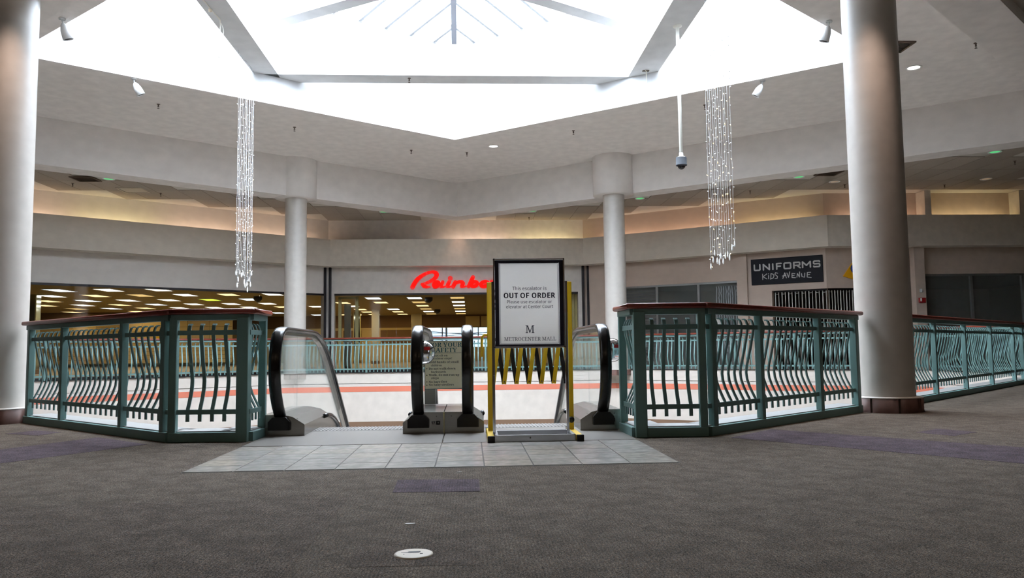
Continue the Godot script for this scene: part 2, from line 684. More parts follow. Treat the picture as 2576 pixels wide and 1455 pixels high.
	glow("cove_pink", Color(1.0, 0.89, 0.80), 2.0)
	glow("cove_yellow", Color(1.0, 0.94, 0.76), 2.0)
	glow("down_white", Color(1.0, 0.98, 0.94), 6.0)
	glow("down_green", Color(0.25, 0.9, 0.5), 0.7, C(150, 170, 155))
	glow("down_dim", Color(0.9, 0.75, 0.6), 0.25, C(170, 160, 150))
	glow("bulb_warm", Color(1.0, 0.85, 0.5), 1.6)
	mat("bulb_white", C(232, 232, 230), 0.25)

# ---- the building -------------------------------------------------------------------------------------
func structure() -> void:
	O = Vector3.ZERO
	var vc := Vector2(-0.2, 14.0)
	# floors
	var fl := setting("floor", "grey brown ribbed carpet of the upper floor round the void")
	var s := st()
	ring_slab(s, VOID, SHELL, vc, -0.35, -0.004)
	box2(s, V(-1.77, -0.35, 6.1), V(1.33, -0.012, 7.1))
	obj("slab", s, M["slab_concrete"], fl)
	s = st()
	ring_slab(s, grown(VOID, 0.03), SHELL, vc, -0.004, 0.0)
	obj("carpet", s, M["carpet_a"], fl)
	s = st()
	prism(s, PackedVector2Array([Vector2(-15, 15.5), Vector2(-10.62, 15.5), Vector2(-10.62, 17.28), Vector2(-4.7, 21.25), Vector2(4.0, 21.05), Vector2(10.3, 16.98), Vector2(10.3, 15.5), Vector2(22, 15.5), Vector2(22, 21.3), Vector2(10.05, 21.3), Vector2(3.84, 25.7), Vector2(-4.58, 25.7), Vector2(-15.0, 17.8)]), V(0, -0.002, 0), Vector3(1, 0, 0), Vector3(0, 0, -1), 0.006)
	obj("bounce_walkway_tiling", s, M["bounce_walkway_tile"], fl)  # mostly unseen pale floor, laid to bounce light onto the far walls
	# purple pieces let into the carpet, and the square patch round the floor cover
	for e in [["carpet_inlay", "carpet_purple", [Vector2(2.06, 6.14), Vector2(2.60, 6.69), Vector2(3.85, 5.20), Vector2(4.85, 4.05), Vector2(4.30, 3.42), Vector2(3.30, 4.55)]],
			["carpet_inlay", "carpet_purple", [Vector2(-2.56, 6.44), Vector2(-3.22, 7.05), Vector2(-3.62, 6.22), Vector2(-4.55, 5.1), Vector2(-4.0, 4.4), Vector2(-3.12, 5.50)]],
			["carpet_inlay", "carpet_purple", [Vector2(3.64, 6.26), Vector2(3.97, 6.50), Vector2(4.12, 6.20), Vector2(3.78, 5.98)]],
			["carpet_inlay", "carpet_purple", [Vector2(-4.27, 7.52), Vector2(-4.14, 7.78), Vector2(-3.80, 7.58), Vector2(-3.86, 7.30)]],
			["carpet_inlay", "carpet_purple", [Vector2(-0.395, 4.07), Vector2(-0.40, 4.45), Vector2(0.05, 4.42), Vector2(0.05, 4.04)]],
			["carpet_patch", "carpet_b", [Vector2(-0.415, 2.70), Vector2(-0.42, 3.03), Vector2(0.03, 3.03), Vector2(0.03, 2.68)]],
			["carpet_patch", "carpet_c", [Vector2(0.06, 2.0), Vector2(0.06, 4.0), Vector2(1.85, 3.98), Vector2(1.85, 2.0)]],
			["carpet_patch", "carpet_d", [Vector2(-2.9, 2.2), Vector2(-2.9, 3.92), Vector2(-0.6, 3.95), Vector2(-0.6, 2.2)]]]:
		s = st()
		prism(s, PackedVector2Array(e[2]), V(0, -0.002, 0), Vector3(1, 0, 0), Vector3(0, 0, -1), 0.0035 if e[0] == "carpet_inlay" else 0.0028)
		var o := obj(e[0], s, M[e[1]], fl)
		if e[0] == "carpet_inlay":
			o.set_meta("label", "purple piece let into the grey brown carpet")
	O = Vector3.ZERO
	# ceramic landing in front of the escalators
	var land := setting("floor_landing", "pale grey floor tiles in front of the escalators")
	s = st()
	box2(s, V(-1.74, -0.02, 4.87), V(1.31, 0.001, 6.12))
	obj("mortar_bed", s, M["tile_joint"], land)
	var tw := 3.04 / 10.0
	var td := 0.247
	s = st()
	cbox(s, Vector3.ZERO, Vector3(tw - 0.006, 0.012, td - 0.004), 0.0015)
	var tm := mesh_of(s, M["floor_tile_a"])
	for i in 10:
		for j in 5:
			inst("floor_tile", tm, Transform3D(Basis(), V(-1.735 + (i + 0.5) * tw, -0.002 + rng.randf() * 0.0008, 4.88 + (j + 0.5) * td)), land, M["floor_tile_%s" % ["a", "b", "c"][rng.randi() % 3]])
	for e in [[-1.74, -0.215], [-0.21, 1.31]]:
		s = st()
		cbox(s, V((e[0] + e[1]) * 0.5, -0.001, 6.66), Vector3(e[1] - e[0] - 0.004, 0.014, 1.07), 0.002)
		obj("landing_plate", s, M["floor_plate"], land)
	# walls of the void: slab edge with painted stripe, one piece for each side
	var names := ["near", "near_right", "right", "far_right", "far", "far_left", "left", "near_left"]
	for i in VOID.size():
		var a: Vector2 = VOID[i]
		var b: Vector2 = VOID[(i + 1) % VOID.size()]
		var e := (b - a).normalized()
		var w := setting("wall_void_%s" % names[i], "white slab edge of the void with an orange stripe")
		var lip := -0.012 if i == 0 else (0.07 if i == 1 or i == 7 else KERB - 0.002)
		for r in [["upper_panel", -0.135, lip, 0.07, "fascia_white"], ["reveal", -0.15, -0.135, 0.03, "fascia_white"], ["grey_strip", -0.22, -0.15, 0.065, "stripe_grey"], ["orange_stripe", -0.36, -0.22, 0.068, "orange_stripe"], ["lower_panel", -1.145, -0.365, 0.07, "fascia_white"], ["lower_reveal", -0.365, -0.36, 0.03, "fascia_white"], ["wood_trim", -1.30, -1.145, 0.08, "brown_trim"]]:
			s = st()
			# the panels stand a few centimetres proud of the slab into the void
			wall(s, a + Vector2(-e.y, e.x) * r[3], b + Vector2(-e.y, e.x) * r[3], r[1], r[2], -r[3])
			obj(r[0], s, M[r[4]], w)
	# underside of the upper floor, lower hall
	O = Vector3.ZERO
	s = st()
	ring_slab(s, grown(VOID, 0.02), SHELL, vc, -1.34, -1.30)
	struct("ceiling_lower", s, M["ceiling_paint"], "painted ceiling of the lower hall, under the upper floor")
	s = st()
	box2(s, V(-27, -5.3, -6), V(22, -5.0, 54))  # out of view; pale so that it bounces light up to the ceilings
	struct("floor_lower", s, M["lower_floor"], "pale floor of the lower hall, out of view, pale to bounce light up")
	s = st()
	ring_slab(s, grown(VOID, 4.5), grown(VOID, 4.8), vc, -5.0, -1.31)  # unseen pale walls, put here to bounce more light up the void
	struct("wall_lower_unseen", s, M["white_paint"], "unseen pale walls round the lower hall, placed to bounce light up")
	# outer shell of the building
	var shell := [["wall_outer_front", V(-27.3, -5.3, -6.3), V(22.3, 5.6, -6.0)], ["wall_outer_left", V(-27.3, -5.3, -6.0), V(-27.0, 5.6, 54)], ["wall_outer_right", V(22, -5.3, -6.0), V(22.3, 5.6, 54)]]
	for e in shell:
		s = st()
		box2(s, e[1], e[2])
		struct(e[0], s, M["outer_paint"], "outer wall, mostly out of view, painted dark to hold back bounced light")
	s = st()
	wall(s, Vector2(-27.3, 54), Vector2(22.3, 54), -5.3, 5.6, 0.3, [[24.0, 29.2, 0.6, 2.5]])
	struct("wall_outer_back", s, M["tan_wall"], "far outer wall of the building")
	# low ceiling and its drywall border
	var border := grown(FASCIA, 0.62)
	s = st()
	ring_slab(s, border, SHELL, vc, LOW + 0.02, LOW + 0.35)
	var low := setting("ceiling_low", "low tiled ceiling over the walkways")
	obj("deck", s, M["t_bar"], low)
	var panel := []
	s = st()
	box(s, Vector3.ZERO, Vector3(0.596, 0.03, 1.206))
	panel.append(mesh_of(s, M["ceiling_tile"]))
	var big_border := PackedVector2Array(grown(FASCIA, 0.64))
	var room := PackedVector2Array(WALLS + [Vector2(22, -6), Vector2(-15.3, -6)])
	for i in range(-26, 30):
		for j in range(-1, 22):
			var c := Vector2(-0.3 + (i + 0.5) * 0.61, (j + 0.5) * 1.22)
			var inside := true
			for k in [Vector2(-0.3, -0.6), Vector2(0.3, -0.6), Vector2(-0.3, 0.6), Vector2(0.3, 0.6)]:
				if Geometry2D.is_point_in_polygon(c + k, big_border) or not Geometry2D.is_point_in_polygon(c + k, room):
					inside = false
			var seen := (c.y > 13.5 and absf(c.x) < c.y * 0.74 + 0.6) or (c.x > 5.5 and c.x < 9.5 and c.y > 7.5 and c.y < 10.5)
			if inside and seen:
				inst("ceiling_tile", panel[0], Transform3D(Basis(), V(c.x, LOW + 0.012, c.y)), low, M["ceiling_tile" if rng.randf() < 0.6 else "ceiling_tile_b"])
	s = st()
	ring_slab(s, grown(FASCIA, 0.25), border, vc, SOFFIT, LOW + 0.35)
	struct("ceiling_border", s, M["ceiling_paint"], "grey plaster border round the raised ceiling")
	# raised ceiling with its upright edge, and the bulges over the columns
	var edge := setting("wall_ceiling_edge", "upright plaster edge between the low and the raised ceiling")
	s = st()
	ring_slab(s, FASCIA, grown(FASCIA, 0.25), vc, SOFFIT, HIGH + 0.3)
	obj("edge_face", s, M["ceiling_paint"], edge)
	for p in [Vector2(-4.64, 21.2), Vector2(3.95, 20.75)]:
		s = st(1)
		lathe(s, [Vector2(0.001, SOFFIT - 0.004), Vector2(0.55, SOFFIT - 0.004), Vector2(0.55, HIGH)], P3(p, 0), 40)
		obj("column_bulge", s, M["ceiling_paint"], edge)
	s = st()
	ring_slab(s, WELL, grown(FASCIA, 0.1), Vector2(-0.25, 13.4), HIGH, HIGH + 0.015)
	struct("ceiling_high", s, M["ceiling_paint"], "raised grey ceiling round the skylight")
	# skylight well
	s = st()
	ring_slab(s, WELL, grown(WELL, 0.2), Vector2(-0.25, 13.4), HIGH + 0.014, EAVE)
	struct("wall_skylight_well", s, M["well_white"], "white upright walls of the skylight well")
	var ring := setting("trim_skylight_beams", "white plaster beams crossing under the skylight")
	for b in [[-4.42, -3.93, 9.3, 16.9], [3.45, 4.02, 9.0, 16.6]]:
		s = st()
		box2(s, V(b[0], RING, b[2]), V(b[1], RING + 0.68, b[3]))
		obj("side_beam", s, M["well_white"], ring)
	for b in [[16.14, 16.64], [9.6, 10.1]]:
		s = st()
		box2(s, V(-5.6, RING, b[0]), V(5.2, RING + 0.68, b[1]))
		obj("cross_beam", s, M["well_white"], ring)
	for sx in [-1.0, 1.0]:
		s = st()
		bar(s, V(-0.25 + sx * 3.75, 7.42 + 0.006 * sx, 15.55), V(-0.25 - sx * 3.75, 7.42 + 0.006 * sx, 10.9), 0.32, 0.3)
		obj("diagonal_beam", s, M["well_white"], ring)
	skylight()

func skylight() -> void:
	O = Vector3.ZERO
	var roof := setting("window_1", "glazed pyramid skylight, its glazing bars coloured dark to show against the sky")
	var c := Vector2(-0.24, 13.25)
	var top := P3(c, 10.0)
	var out := grown(WELL, 0.1)
	for i in 4:
		var a := P3(out[i], EAVE + 0.06)
		var b := P3(out[(i + 1) % 4], EAVE + 0.06)
		var s := st()
		bar(s, a, b, 0.12, 0.14)
		obj("eave_bar", s, M["roof_bar"], roof)
		s = st()
		bar(s, a, top, 0.13, 0.12)
		obj("hip_bar", s, M["roof_hip"], roof)
		var n := 14
		var slope := top - (a + b) * 0.5     # rafters run parallel to the neighbouring eaves, up to the hips
		var lift := Vector3(0, 0.05, 0)
		var e := (b - a).normalized()
		for k in range(1, n):
			var f := float(k) / n
			var foot := a.lerp(b, f)
			s = st()
			bar(s, foot, foot + slope * minf(f, 1.0 - f) * 2.0, 0.07, 0.09)
			obj("rafter", s, M["roof_bar"], roof)
			s = st()
			box(s, foot + Vector3(0, 0.02, 0), Vector3(0.16, 0.12, 0.16), Basis(e, Vector3.UP, e.cross(Vector3.UP)))
			obj("rafter_foot", s, M["roof_bar"], roof)
		for k in n:
			var f0 := float(k) / n
			var f1 := float(k + 1) / n
			var p0 := a.lerp(b, f0) + lift
			var p1 := a.lerp(b, f1) + lift
			s = st()
			q(s, p0, p1, p1 + slope * minf(f1, 1.0 - f1) * 2.0, p0 + slope * minf(f0, 1.0 - f0) * 2.0)
			obj("pane", s, M["sky_glass"], roof)

# ---- columns -----------------------------------------------------------------------------------------
func columns() -> void:
	var list := [[Vector2(-5.10, 8.78), "broad white round column on a brown tiled plinth at the end of the railing left of the escalators", "near columns"], [Vector2(4.54, 8.33), "broad white round column on a brown tiled plinth at the end of the railing right of the escalators", "near columns"], [Vector2(-4.64, 21.2), "white round column at the far railing left of the red script sign", "far columns"], [Vector2(3.95, 20.75), "white round column at the far railing right of the red script sign", "far columns"]]
	for e in list:
		var p: Vector2 = e[0]
		var t := thing("column", e[1], "column", P3(p, 0), "round white columns")
		var s := st(1)
		lathe(s, [Vector2(0.285, 0.1), Vector2(0.285, SOFFIT + 0.02)], O, 48)
		obj("shaft", s, M["column_paint"], t)
		s = st(1)
		lathe(s, [Vector2(0.345, 0.0), Vector2(0.345, 0.150), Vector2(0.285, 0.152)], O, 40)
		obj("plinth_core", s, M["grout"], t)
		s = st(1)
		lathe(s, [Vector2(0.352, 0.149), Vector2(0.356, 0.158), Vector2(0.288, 0.166)], O, 40)
		obj("plinth_bead", s, M["column_paint"], t)
		for k in 8:
			s = st(1)
			var a0 := TAU * (k + 0.06) / 8.0 + 0.15
			var a1 := TAU * (k + 0.98) / 8.0 + 0.15
			for m in 4:
				var b0 := lerpf(a0, a1, m / 4.0)
				var b1 := lerpf(a0, a1, (m + 1) / 4.0)
				var e0 := Vector3(cos(b0), 0, sin(b0))
				var e1 := Vector3(cos(b1), 0, sin(b1))
				qn(s, O + e0 * 0.354, O + e1 * 0.354, O + e1 * 0.354 + Vector3.UP * 0.149, O + e0 * 0.354 + Vector3.UP * 0.149, e0)
				qn(s, O + e0 * 0.354 + Vector3.UP * 0.149, O + e1 * 0.354 + Vector3.UP * 0.149, O + e1 * 0.34 + Vector3.UP * 0.149, O + e0 * 0.34 + Vector3.UP * 0.149, Vector3.UP)
			for ang in [a0, a1]:
				var ed := Vector3(cos(ang), 0, sin(ang))
				q(s, O + ed * 0.34, O + ed * 0.354, O + ed * 0.354 + Vector3.UP * 0.149, O + ed * 0.34 + Vector3.UP * 0.149)
			obj("plinth_tile", s, M["plinth_tile" if k % 2 == 0 else "plinth_tile_b"], t)

# ---- railings ------------------------------------------------------------------------------------------
var picket_mesh: ArrayMesh

func make_picket() -> void:
	O = Vector3.ZERO
	# flat bar bowed out over the void (+z of the picket's own axes)
	var prof := [Vector2(0.0459, 0.955), Vector2(0.0296, 0.957), Vector2(0.0148, 0.945), Vector2(0.0044, 0.918), Vector2(0.0000, 0.885), Vector2(0.0104, 0.82), Vector2(0.0333, 0.715), Vector2(0.0592, 0.61), Vector2(0.0777, 0.545), Vector2(0.0851, 0.49), Vector2(0.0784, 0.43), Vector2(0.0577, 0.37), Vector2(0.0296, 0.31), Vector2(0.0074, 0.268), Vector2(0.0000, 0.24), Vector2(0.0000, 0.163)]
	var path := []
	for p in prof:
		path.append(Vector3(0, p.y, p.x))
	var s := st()
	sweep(s, path, [Vector2(-0.0145, -0.005), Vector2(0.0145, -0.005), Vector2(0.0145, 0.005), Vector2(-0.0145, 0.005)], Vector3.RIGHT)
	picket_mesh = mesh_of(s, M["green_paint"])

# one straight run of railing from a to b; side = +1 if the void lies to the left of a->b in plan
func rail_run(t: Node3D, a: Vector2, b: Vector2, side: float, posts: Array, wide: Array, bays: Array, kerb_mat := "green_paint", cap_ext := [0.0, 0.0]) -> void:
	var e := (b - a).normalized()
	var nv := Vector2(-e.y, e.x) * side
	var length := a.distance_to(b)
	var bs := Basis(P3(e, 0), Vector3.UP, P3(nv, 0))
	var s := st()
	var near := kerb_mat == "green_paint"
	var kh := 0.078 if near else KERB
	var deep := 0.24 if near else 0.10
	bar(s, P3(a, kh * 0.5), P3(b, kh * 0.5), 0.07, kh, 0.004)
	obj("kerb_panel", s, M[kerb_mat], t)
	s = st()
	bar(s, P3(a + nv * deep * 0.5, kh + 0.003), P3(b + nv * deep * 0.5, kh + 0.003), deep, 0.012)
	obj("kerb_ledge", s, M["ledge_grey" if kerb_mat == "green_paint" else kerb_mat], t)
	s = st()
	bar(s, P3(a, 1.012), P3(b, 1.012), 0.06, 0.05, 0.004)
	obj("top_rail", s, M["green_paint"], t)
	for y in [0.886, 0.241]:
		s = st()
		bar(s, P3(a, y), P3(b, y), 0.012, 0.04, 0.002)
		obj("cross_bar", s, M["green_paint"], t)
	# rounded wooden cap
	s = st(1)
	var prof := []
	for k in 16:
		var an := TAU * (k + 0.5) / 16.0
		prof.append(Vector2(signf(cos(an)) * pow(absf(cos(an)), 0.45) * 0.066, signf(sin(an)) * pow(absf(sin(an)), 0.55) * 0.0235))
	sweep(s, [P3(a - e * cap_ext[0], 1.058), P3(b + e * cap_ext[1], 1.058)], prof, P3(nv, 0) * -1.0)
	obj("wooden_cap", s, M["rail_wood"], t)
	for i in posts.size():
		var w: float = wide[i]
		s = st()
		var c: Vector2 = a + e * posts[i]
		cbox(s, P3(c, 0.505), Vector3(w, 1.01, maxf(w, 0.062)), 0.005, bs)
		obj("post", s, M["green_paint"], t)
	for bay in bays:
		for k in bay[2]:
			var u: float = lerpf(bay[0], bay[1], (k + 0.5) / bay[2])
			inst("picket", picket_mesh, Transform3D(bs, P3(a + e * u, 0) - O), t)

func even_run(t: Node3D, a: Vector2, b: Vector2, side: float, spacing: float, kerb_mat: String) -> void:
	var length := a.distance_to(b)
	var n := int(round(length / spacing))
	var posts := []
	var wide := []
	var bays := []
	for i in n + 1:
		posts.append(clampf(length * i / n, 0.03, length - 0.03))
		wide.append(0.05)
		if i < n:
			var per := int((length / n - 0.08) / (0.112 if kerb_mat == "green_paint" else 0.097))
			bays.append([length * i / n + 0.045, length * (i + 1) / n - 0.045, per])
	rail_run(t, a, b, side, posts, wide, bays, kerb_mat)

func railings() -> void:
	make_picket()
	# left of the escalators: wing from the column, front panel, short return
	var t := thing("railing", "dark green railing with wooden cap and bowed bars, left of the escalators", "railing", V(-2.42, 0, 6.56), "railings round the void")
	rail_run(t, Vector2(-2.44, 6.57), Vector2(-4.71, 8.67), -1.0, [0.09, 0.85, 2.16, 3.03], [0.062, 0.052, 0.055, 0.062], [[0.13, 0.80, 6], [0.90, 2.12, 11], [2.20, 2.98, 7]], "green_paint", [0.05, 0.04])
	rail_run(t, Vector2(-2.43, 6.56), Vector2(-1.79, 6.52), 1.0, [0.02, 0.595], [0.062, 0.095], [[0.09, 0.49, 4]], "green_paint", [0.0, 0.05])
	rail_run(t, Vector2(-1.79, 6.52), Vector2(-1.77, 6.88), 1.0, [0.335], [0.05], [[0.04, 0.30, 3]], "green_paint", [0.05, 0.02])
	t = thing("railing", "dark green railing with wooden cap and bowed bars, right of the escalators", "railing", V(1.92, 0, 6.28), "railings round the void")
	rail_run(t, Vector2(1.93, 6.29), Vector2(4.17, 8.21), 1.0, [0.08, 0.86, 2.02, 2.88], [0.062, 0.055, 0.062, 0.075], [[0.12, 0.82, 7], [0.90, 1.97, 10], [2.07, 2.83, 7]], "green_paint", [0.05, 0.04])
	rail_run(t, Vector2(1.34, 6.30), Vector2(1.92, 6.28), 1.0, [0.04, 0.55], [0.095, 0.062], [[0.10, 0.50, 4]], "green_paint", [0.05, 0.0])
	rail_run(t, Vector2(1.34, 6.30), Vector2(1.33, 6.78), -1.0, [0.44], [0.05], [[0.05, 0.40, 4]], "green_paint", [0.05, 0.02])
	t = thing("railing", "green railing with wooden cap running on beyond the right broad column", "railing", V(5.2, 0, 9.08), "railings round the void")
	rail_run(t, Vector2(4.95, 8.84), Vector2(10.2, 13.75), 1.0, [0.02, 1.47, 2.89, 4.37, 5.91, 6.6, 7.15], [0.05, 0.05, 0.05, 0.05, 0.05, 0.05, 0.06], [[0.06, 1.42, 12], [1.52, 2.84, 11], [2.94, 4.32, 12], [4.42, 5.86, 12], [5.96, 6.56, 5], [6.65, 7.1, 4]])
	t = thing("railing", "green railing with wooden cap running on beyond the left broad column", "railing", V(-5.5, 0, 9.4), "railings round the void")
	even_run(t, Vector2(-5.4, 9.3), Vector2(-10.4, 13.9), -1.0, 1.45, "green_paint")
	var far := [["far railing of light green bowed bars under the red script sign, between the far columns", Vector2(3.62, 20.96), Vector2(-4.32, 21.14), 1.0], ["far railing of light green bowed bars slanting away from the left far column", Vector2(-4.95, 20.93), Vector2(-10.5, 17.2), 1.0], ["far railing of light green bowed bars slanting away from the right far column", Vector2(10.2, 16.9), Vector2(4.25, 20.76), 1.0], ["short railing of light green bowed bars closing the right end of the void", Vector2(10.2, 13.90), Vector2(10.2, 16.74), 1.0], ["short railing of light green bowed bars closing the left end of the void", Vector2(-10.49, 17.04), Vector2(-10.41, 14.06), 1.0]]
	for f in far:
		var r := thing("railing", f[0], "railing", P3(f[1], 0), "railings round the void")
		even_run(r, f[1], f[2], f[3], 1.45, "black_matte")

# ---- escalators ------------------------------------------------------------------------------------------
func drop(d: float) -> float:     # height of the step line
	if d < 7.5:
		return 0.0
	if d < 8.5:
		return -0.325 * (d - 7.5) * (d - 7.5)
	return -0.325 - 0.65 * (d - 8.5)

func escalators() -> void:
	var data := [["escalator", "idle escalator going down, left of the yellow barrier, black handrails and glass sides", -1.62, -0.44, [[-1.765, -1.41], [-0.574, -0.224]], true], ["escalator", "idle escalator going down behind the yellow barrier and the notice, black handrails and glass sides", -0.013, 1.168, [[-0.216, 0.125], [0.967, 1.325]], false]]
	for e in data:
		var t := thing(e[0], e[1], "escalator", V((e[2] + e[3]) * 0.5, 0, 6.85), "pair of escalators")
		for k in 2:
			var x: float = e[2 + k]
			var b: Array = e[4][k]
			balustrade(t, x, b[0], b[1], k == 0, (k == 1) == e[5])
		# comb plate and steps
		var x0: float = e[4][0][1]
		var x1: float = e[4][1][0]
		var s := st()
		box2(s, V(x0, -0.03, 7.18), V(x1, 0.008, 7.5))
		for n in 26:
			var xx := lerpf(x0 + 0.02, x1 - 0.02, n / 25.0)
			box2(s, V(xx - 0.006, 0.008, 7.22), V(xx + 0.006, 0.012, 7.5))
		obj("comb_plate", s, M["comb_metal"], t)
		for n in 20:
			var d0 := 7.5 + n * 0.4
			var y := drop(d0 + 0.4)
			if y < -4.9:
				break
			s = st()
			box2(s, V(x0 + 0.01, y - 0.26, d0), V(x1 - 0.01, y - 0.012, d0 + 0.4))
			for g in 14:
				var xg := lerpf(x0 + 0.03, x1 - 0.03, g / 13.0)
				box2(s, V(xg - 0.014, y - 0.012, d0), V(xg + 0.014, y, d0 + 0.4))
			obj("step", s, M["comb_metal"], t)
		# yellow strip where the two machines meet
		if e[5]:
			s = st()
			box2(s, V(-0.224, 0.0, 6.842), V(-0.204, 0.185, 6.87))
			obj("edge_strip", s, M["curtain_beige"], t)

func balustrade(t: Node3D, x: float, b0: float, b1: float, left_one: bool, inner: bool) -> void:
	# stainless casing: chamfered section carried along the machine
	var ds := [6.85, 7.3, 7.7, 7.9, 8.1, 8.3, 8.5, 9.0, 10.0, 12.0, 14.5]
	var path := []
	for d in ds:
		path.append([d, drop(d - 0.35)])
	var lean := 0.07
	var prof := [Vector2(b0, -0.3), Vector2(b1, -0.3)]
	if left_one:
		prof.append_array([Vector2(b1, 0.10), Vector2(b1 - 0.10, 0.165), Vector2(x + 0.02, 0.185), Vector2(b0, 0.185)])
	else:
		prof.append_array([Vector2(b1, 0.185), Vector2(x - 0.02, 0.185), Vector2(b0 + 0.10, 0.165), Vector2(b0, 0.10)])
	var s := st()
	var rings := []
	for p in path:
		var ring := []
		for c in prof:
			ring.append(V(c.x, p[1] + c.y, p[0]))
		rings.append(ring)
	for i in rings.size() - 1:
		for j in prof.size():
			var j2 := (j + 1) % prof.size()
			q(s, rings[i][j2], rings[i][j], rings[i + 1][j], rings[i + 1][j2])
	obj("casing", s, M["stainless"], t)
	s = st()
	var face := PackedVector2Array()
	for c in prof:
		face.append(Vector2(c.x, maxf(c.y, 0.004)))
	prism(s, face, V(0, 0, 6.852), Vector3.RIGHT, Vector3.UP, 0.012)
	var fr := obj("front_plate", s, M["stainless"], t)
	# screws along the upper edge of the plate
	s = st()
	for k in 3:
		lathe(s, [Vector2(0.004, 0), Vector2(0.004, 0.003), Vector2(0.0005, 0.003)], V(lerpf(b0 + 0.06, b1 - 0.06, k / 2.0), 0.15, 6.84), 8, Vector3(0, 0, 1))
	obj("screw", s, M["steel_dark"], fr)
	# dark skirt edge on the step side
	s = st(1)
	var sk := []
	var sx := b1 + 0.004 if left_one else b0 - 0.004
	for d in [7.75, 7.9, 8.1, 8.3, 8.5, 9.0, 10.0, 12.0, 14.5]:
		sk.append(V(sx, drop(d - 0.35) + 0.095, d))
	tube(s, sk, 0.022, 8)
	obj("skirt_edge", s, M["rubber"], t)
	# black inlet box where the handrail enters the casing
	s = st()
	prism(s, PackedVector2Array([Vector2(-0.092, 0.055), Vector2(0.092, 0.055), Vector2(0.092, 0.125), Vector2(0.055, 0.165), Vector2(-0.055, 0.165), Vector2(-0.092, 0.125)]), V(x, 0, 6.84), Vector3.RIGHT, Vector3.UP, 0.03)
	obj("inlet_box", s, M["black_matte"], t)
	# handrail belt, its steel guide and the glass
	var hp := [[6.93, 0.10], [6.86, 0.17], [6.77, 0.26], [6.70, 0.36], [6.66, 0.46], [6.645, 0.56], [6.655, 0.68], [6.69, 0.79], [6.745, 0.865], [6.83, 0.905], [6.93, 0.917], [7.4, 0.917], [8.1, 0.917], [8.3, 0.905], [8.5, 0.872], [8.7, 0.815], [8.95, 0.70], [9.3, 0.49], [10.0, 0.03], [11.0, -0.62], [13.0, -1.92], [14.5, -2.9]]
	var belt := []
	var guide := []
	for p in hp:
		belt.append(V(x, p[1], p[0]))
	s = st(1)
	sweep(s, belt, [Vector2(-0.046, -0.022), Vector2(0.046, -0.022), Vector2(0.05, 0.004), Vector2(0.042, 0.018), Vector2(0.02, 0.024), Vector2(-0.02, 0.024), Vector2(-0.042, 0.018), Vector2(-0.05, 0.004)], Vector3.LEFT)
	obj("handrail", s, M["rubber"], t)
	for i in hp.size():
		var a: Vector3 = belt[min(i + 1, belt.size() - 1)] - belt[max(i - 1, 0)]
		var nrm := a.normalized().cross(Vector3.LEFT).normalized()
		guide.append(belt[i] - nrm * 0.036)
	s = st()
	sweep(s, guide, [Vector2(-0.02, -0.014), Vector2(0.02, -0.014), Vector2(0.02, 0.014), Vector2(-0.02, 0.014)], Vector3.LEFT)
	obj("handrail_guide", s, M["stainless"], t)
	var cut := [7.55, 10.0]
	var lower := 6.9
	for pane in 2:
		var hi: float = cut[pane]
		var pts := PackedVector2Array()
		for i in range(1, guide.size()):
			var g: Vector3 = guide[i]
			if -g.z > lower + 0.001 - (0.3 if pane == 0 else 0.0) and -g.z < hi and g.y > drop(-g.z - 0.35) + 0.19:
				pts.append(Vector2(-g.z, g.y))
		if pane == 0:
			pts.append(Vector2(hi - 0.004, 0.885))
			pts.append(Vector2(hi - 0.004, 0.186))
			pts.append(Vector2(6.92, 0.186))
		else:
			pts.insert(0, Vector2(lower + 0.004, 0.885))
			pts.append(Vector2(9.98, 0.03 - 0.03))
			for d in [9.98, 9.0, 8.5, 8.3, 8.1, 7.9, 7.7]:
				pts.append(Vector2(d, drop(d - 0.35) + 0.186))
			pts.append(Vector2(lower + 0.004, 0.186))
		s = st()
		prism(s, pts, V(x - 0.005, 0, 0), Vector3(0, 0, -1), Vector3.UP, -0.010)
		obj("glass_panel", s, M["rail_glass"], t)
		lower = hi

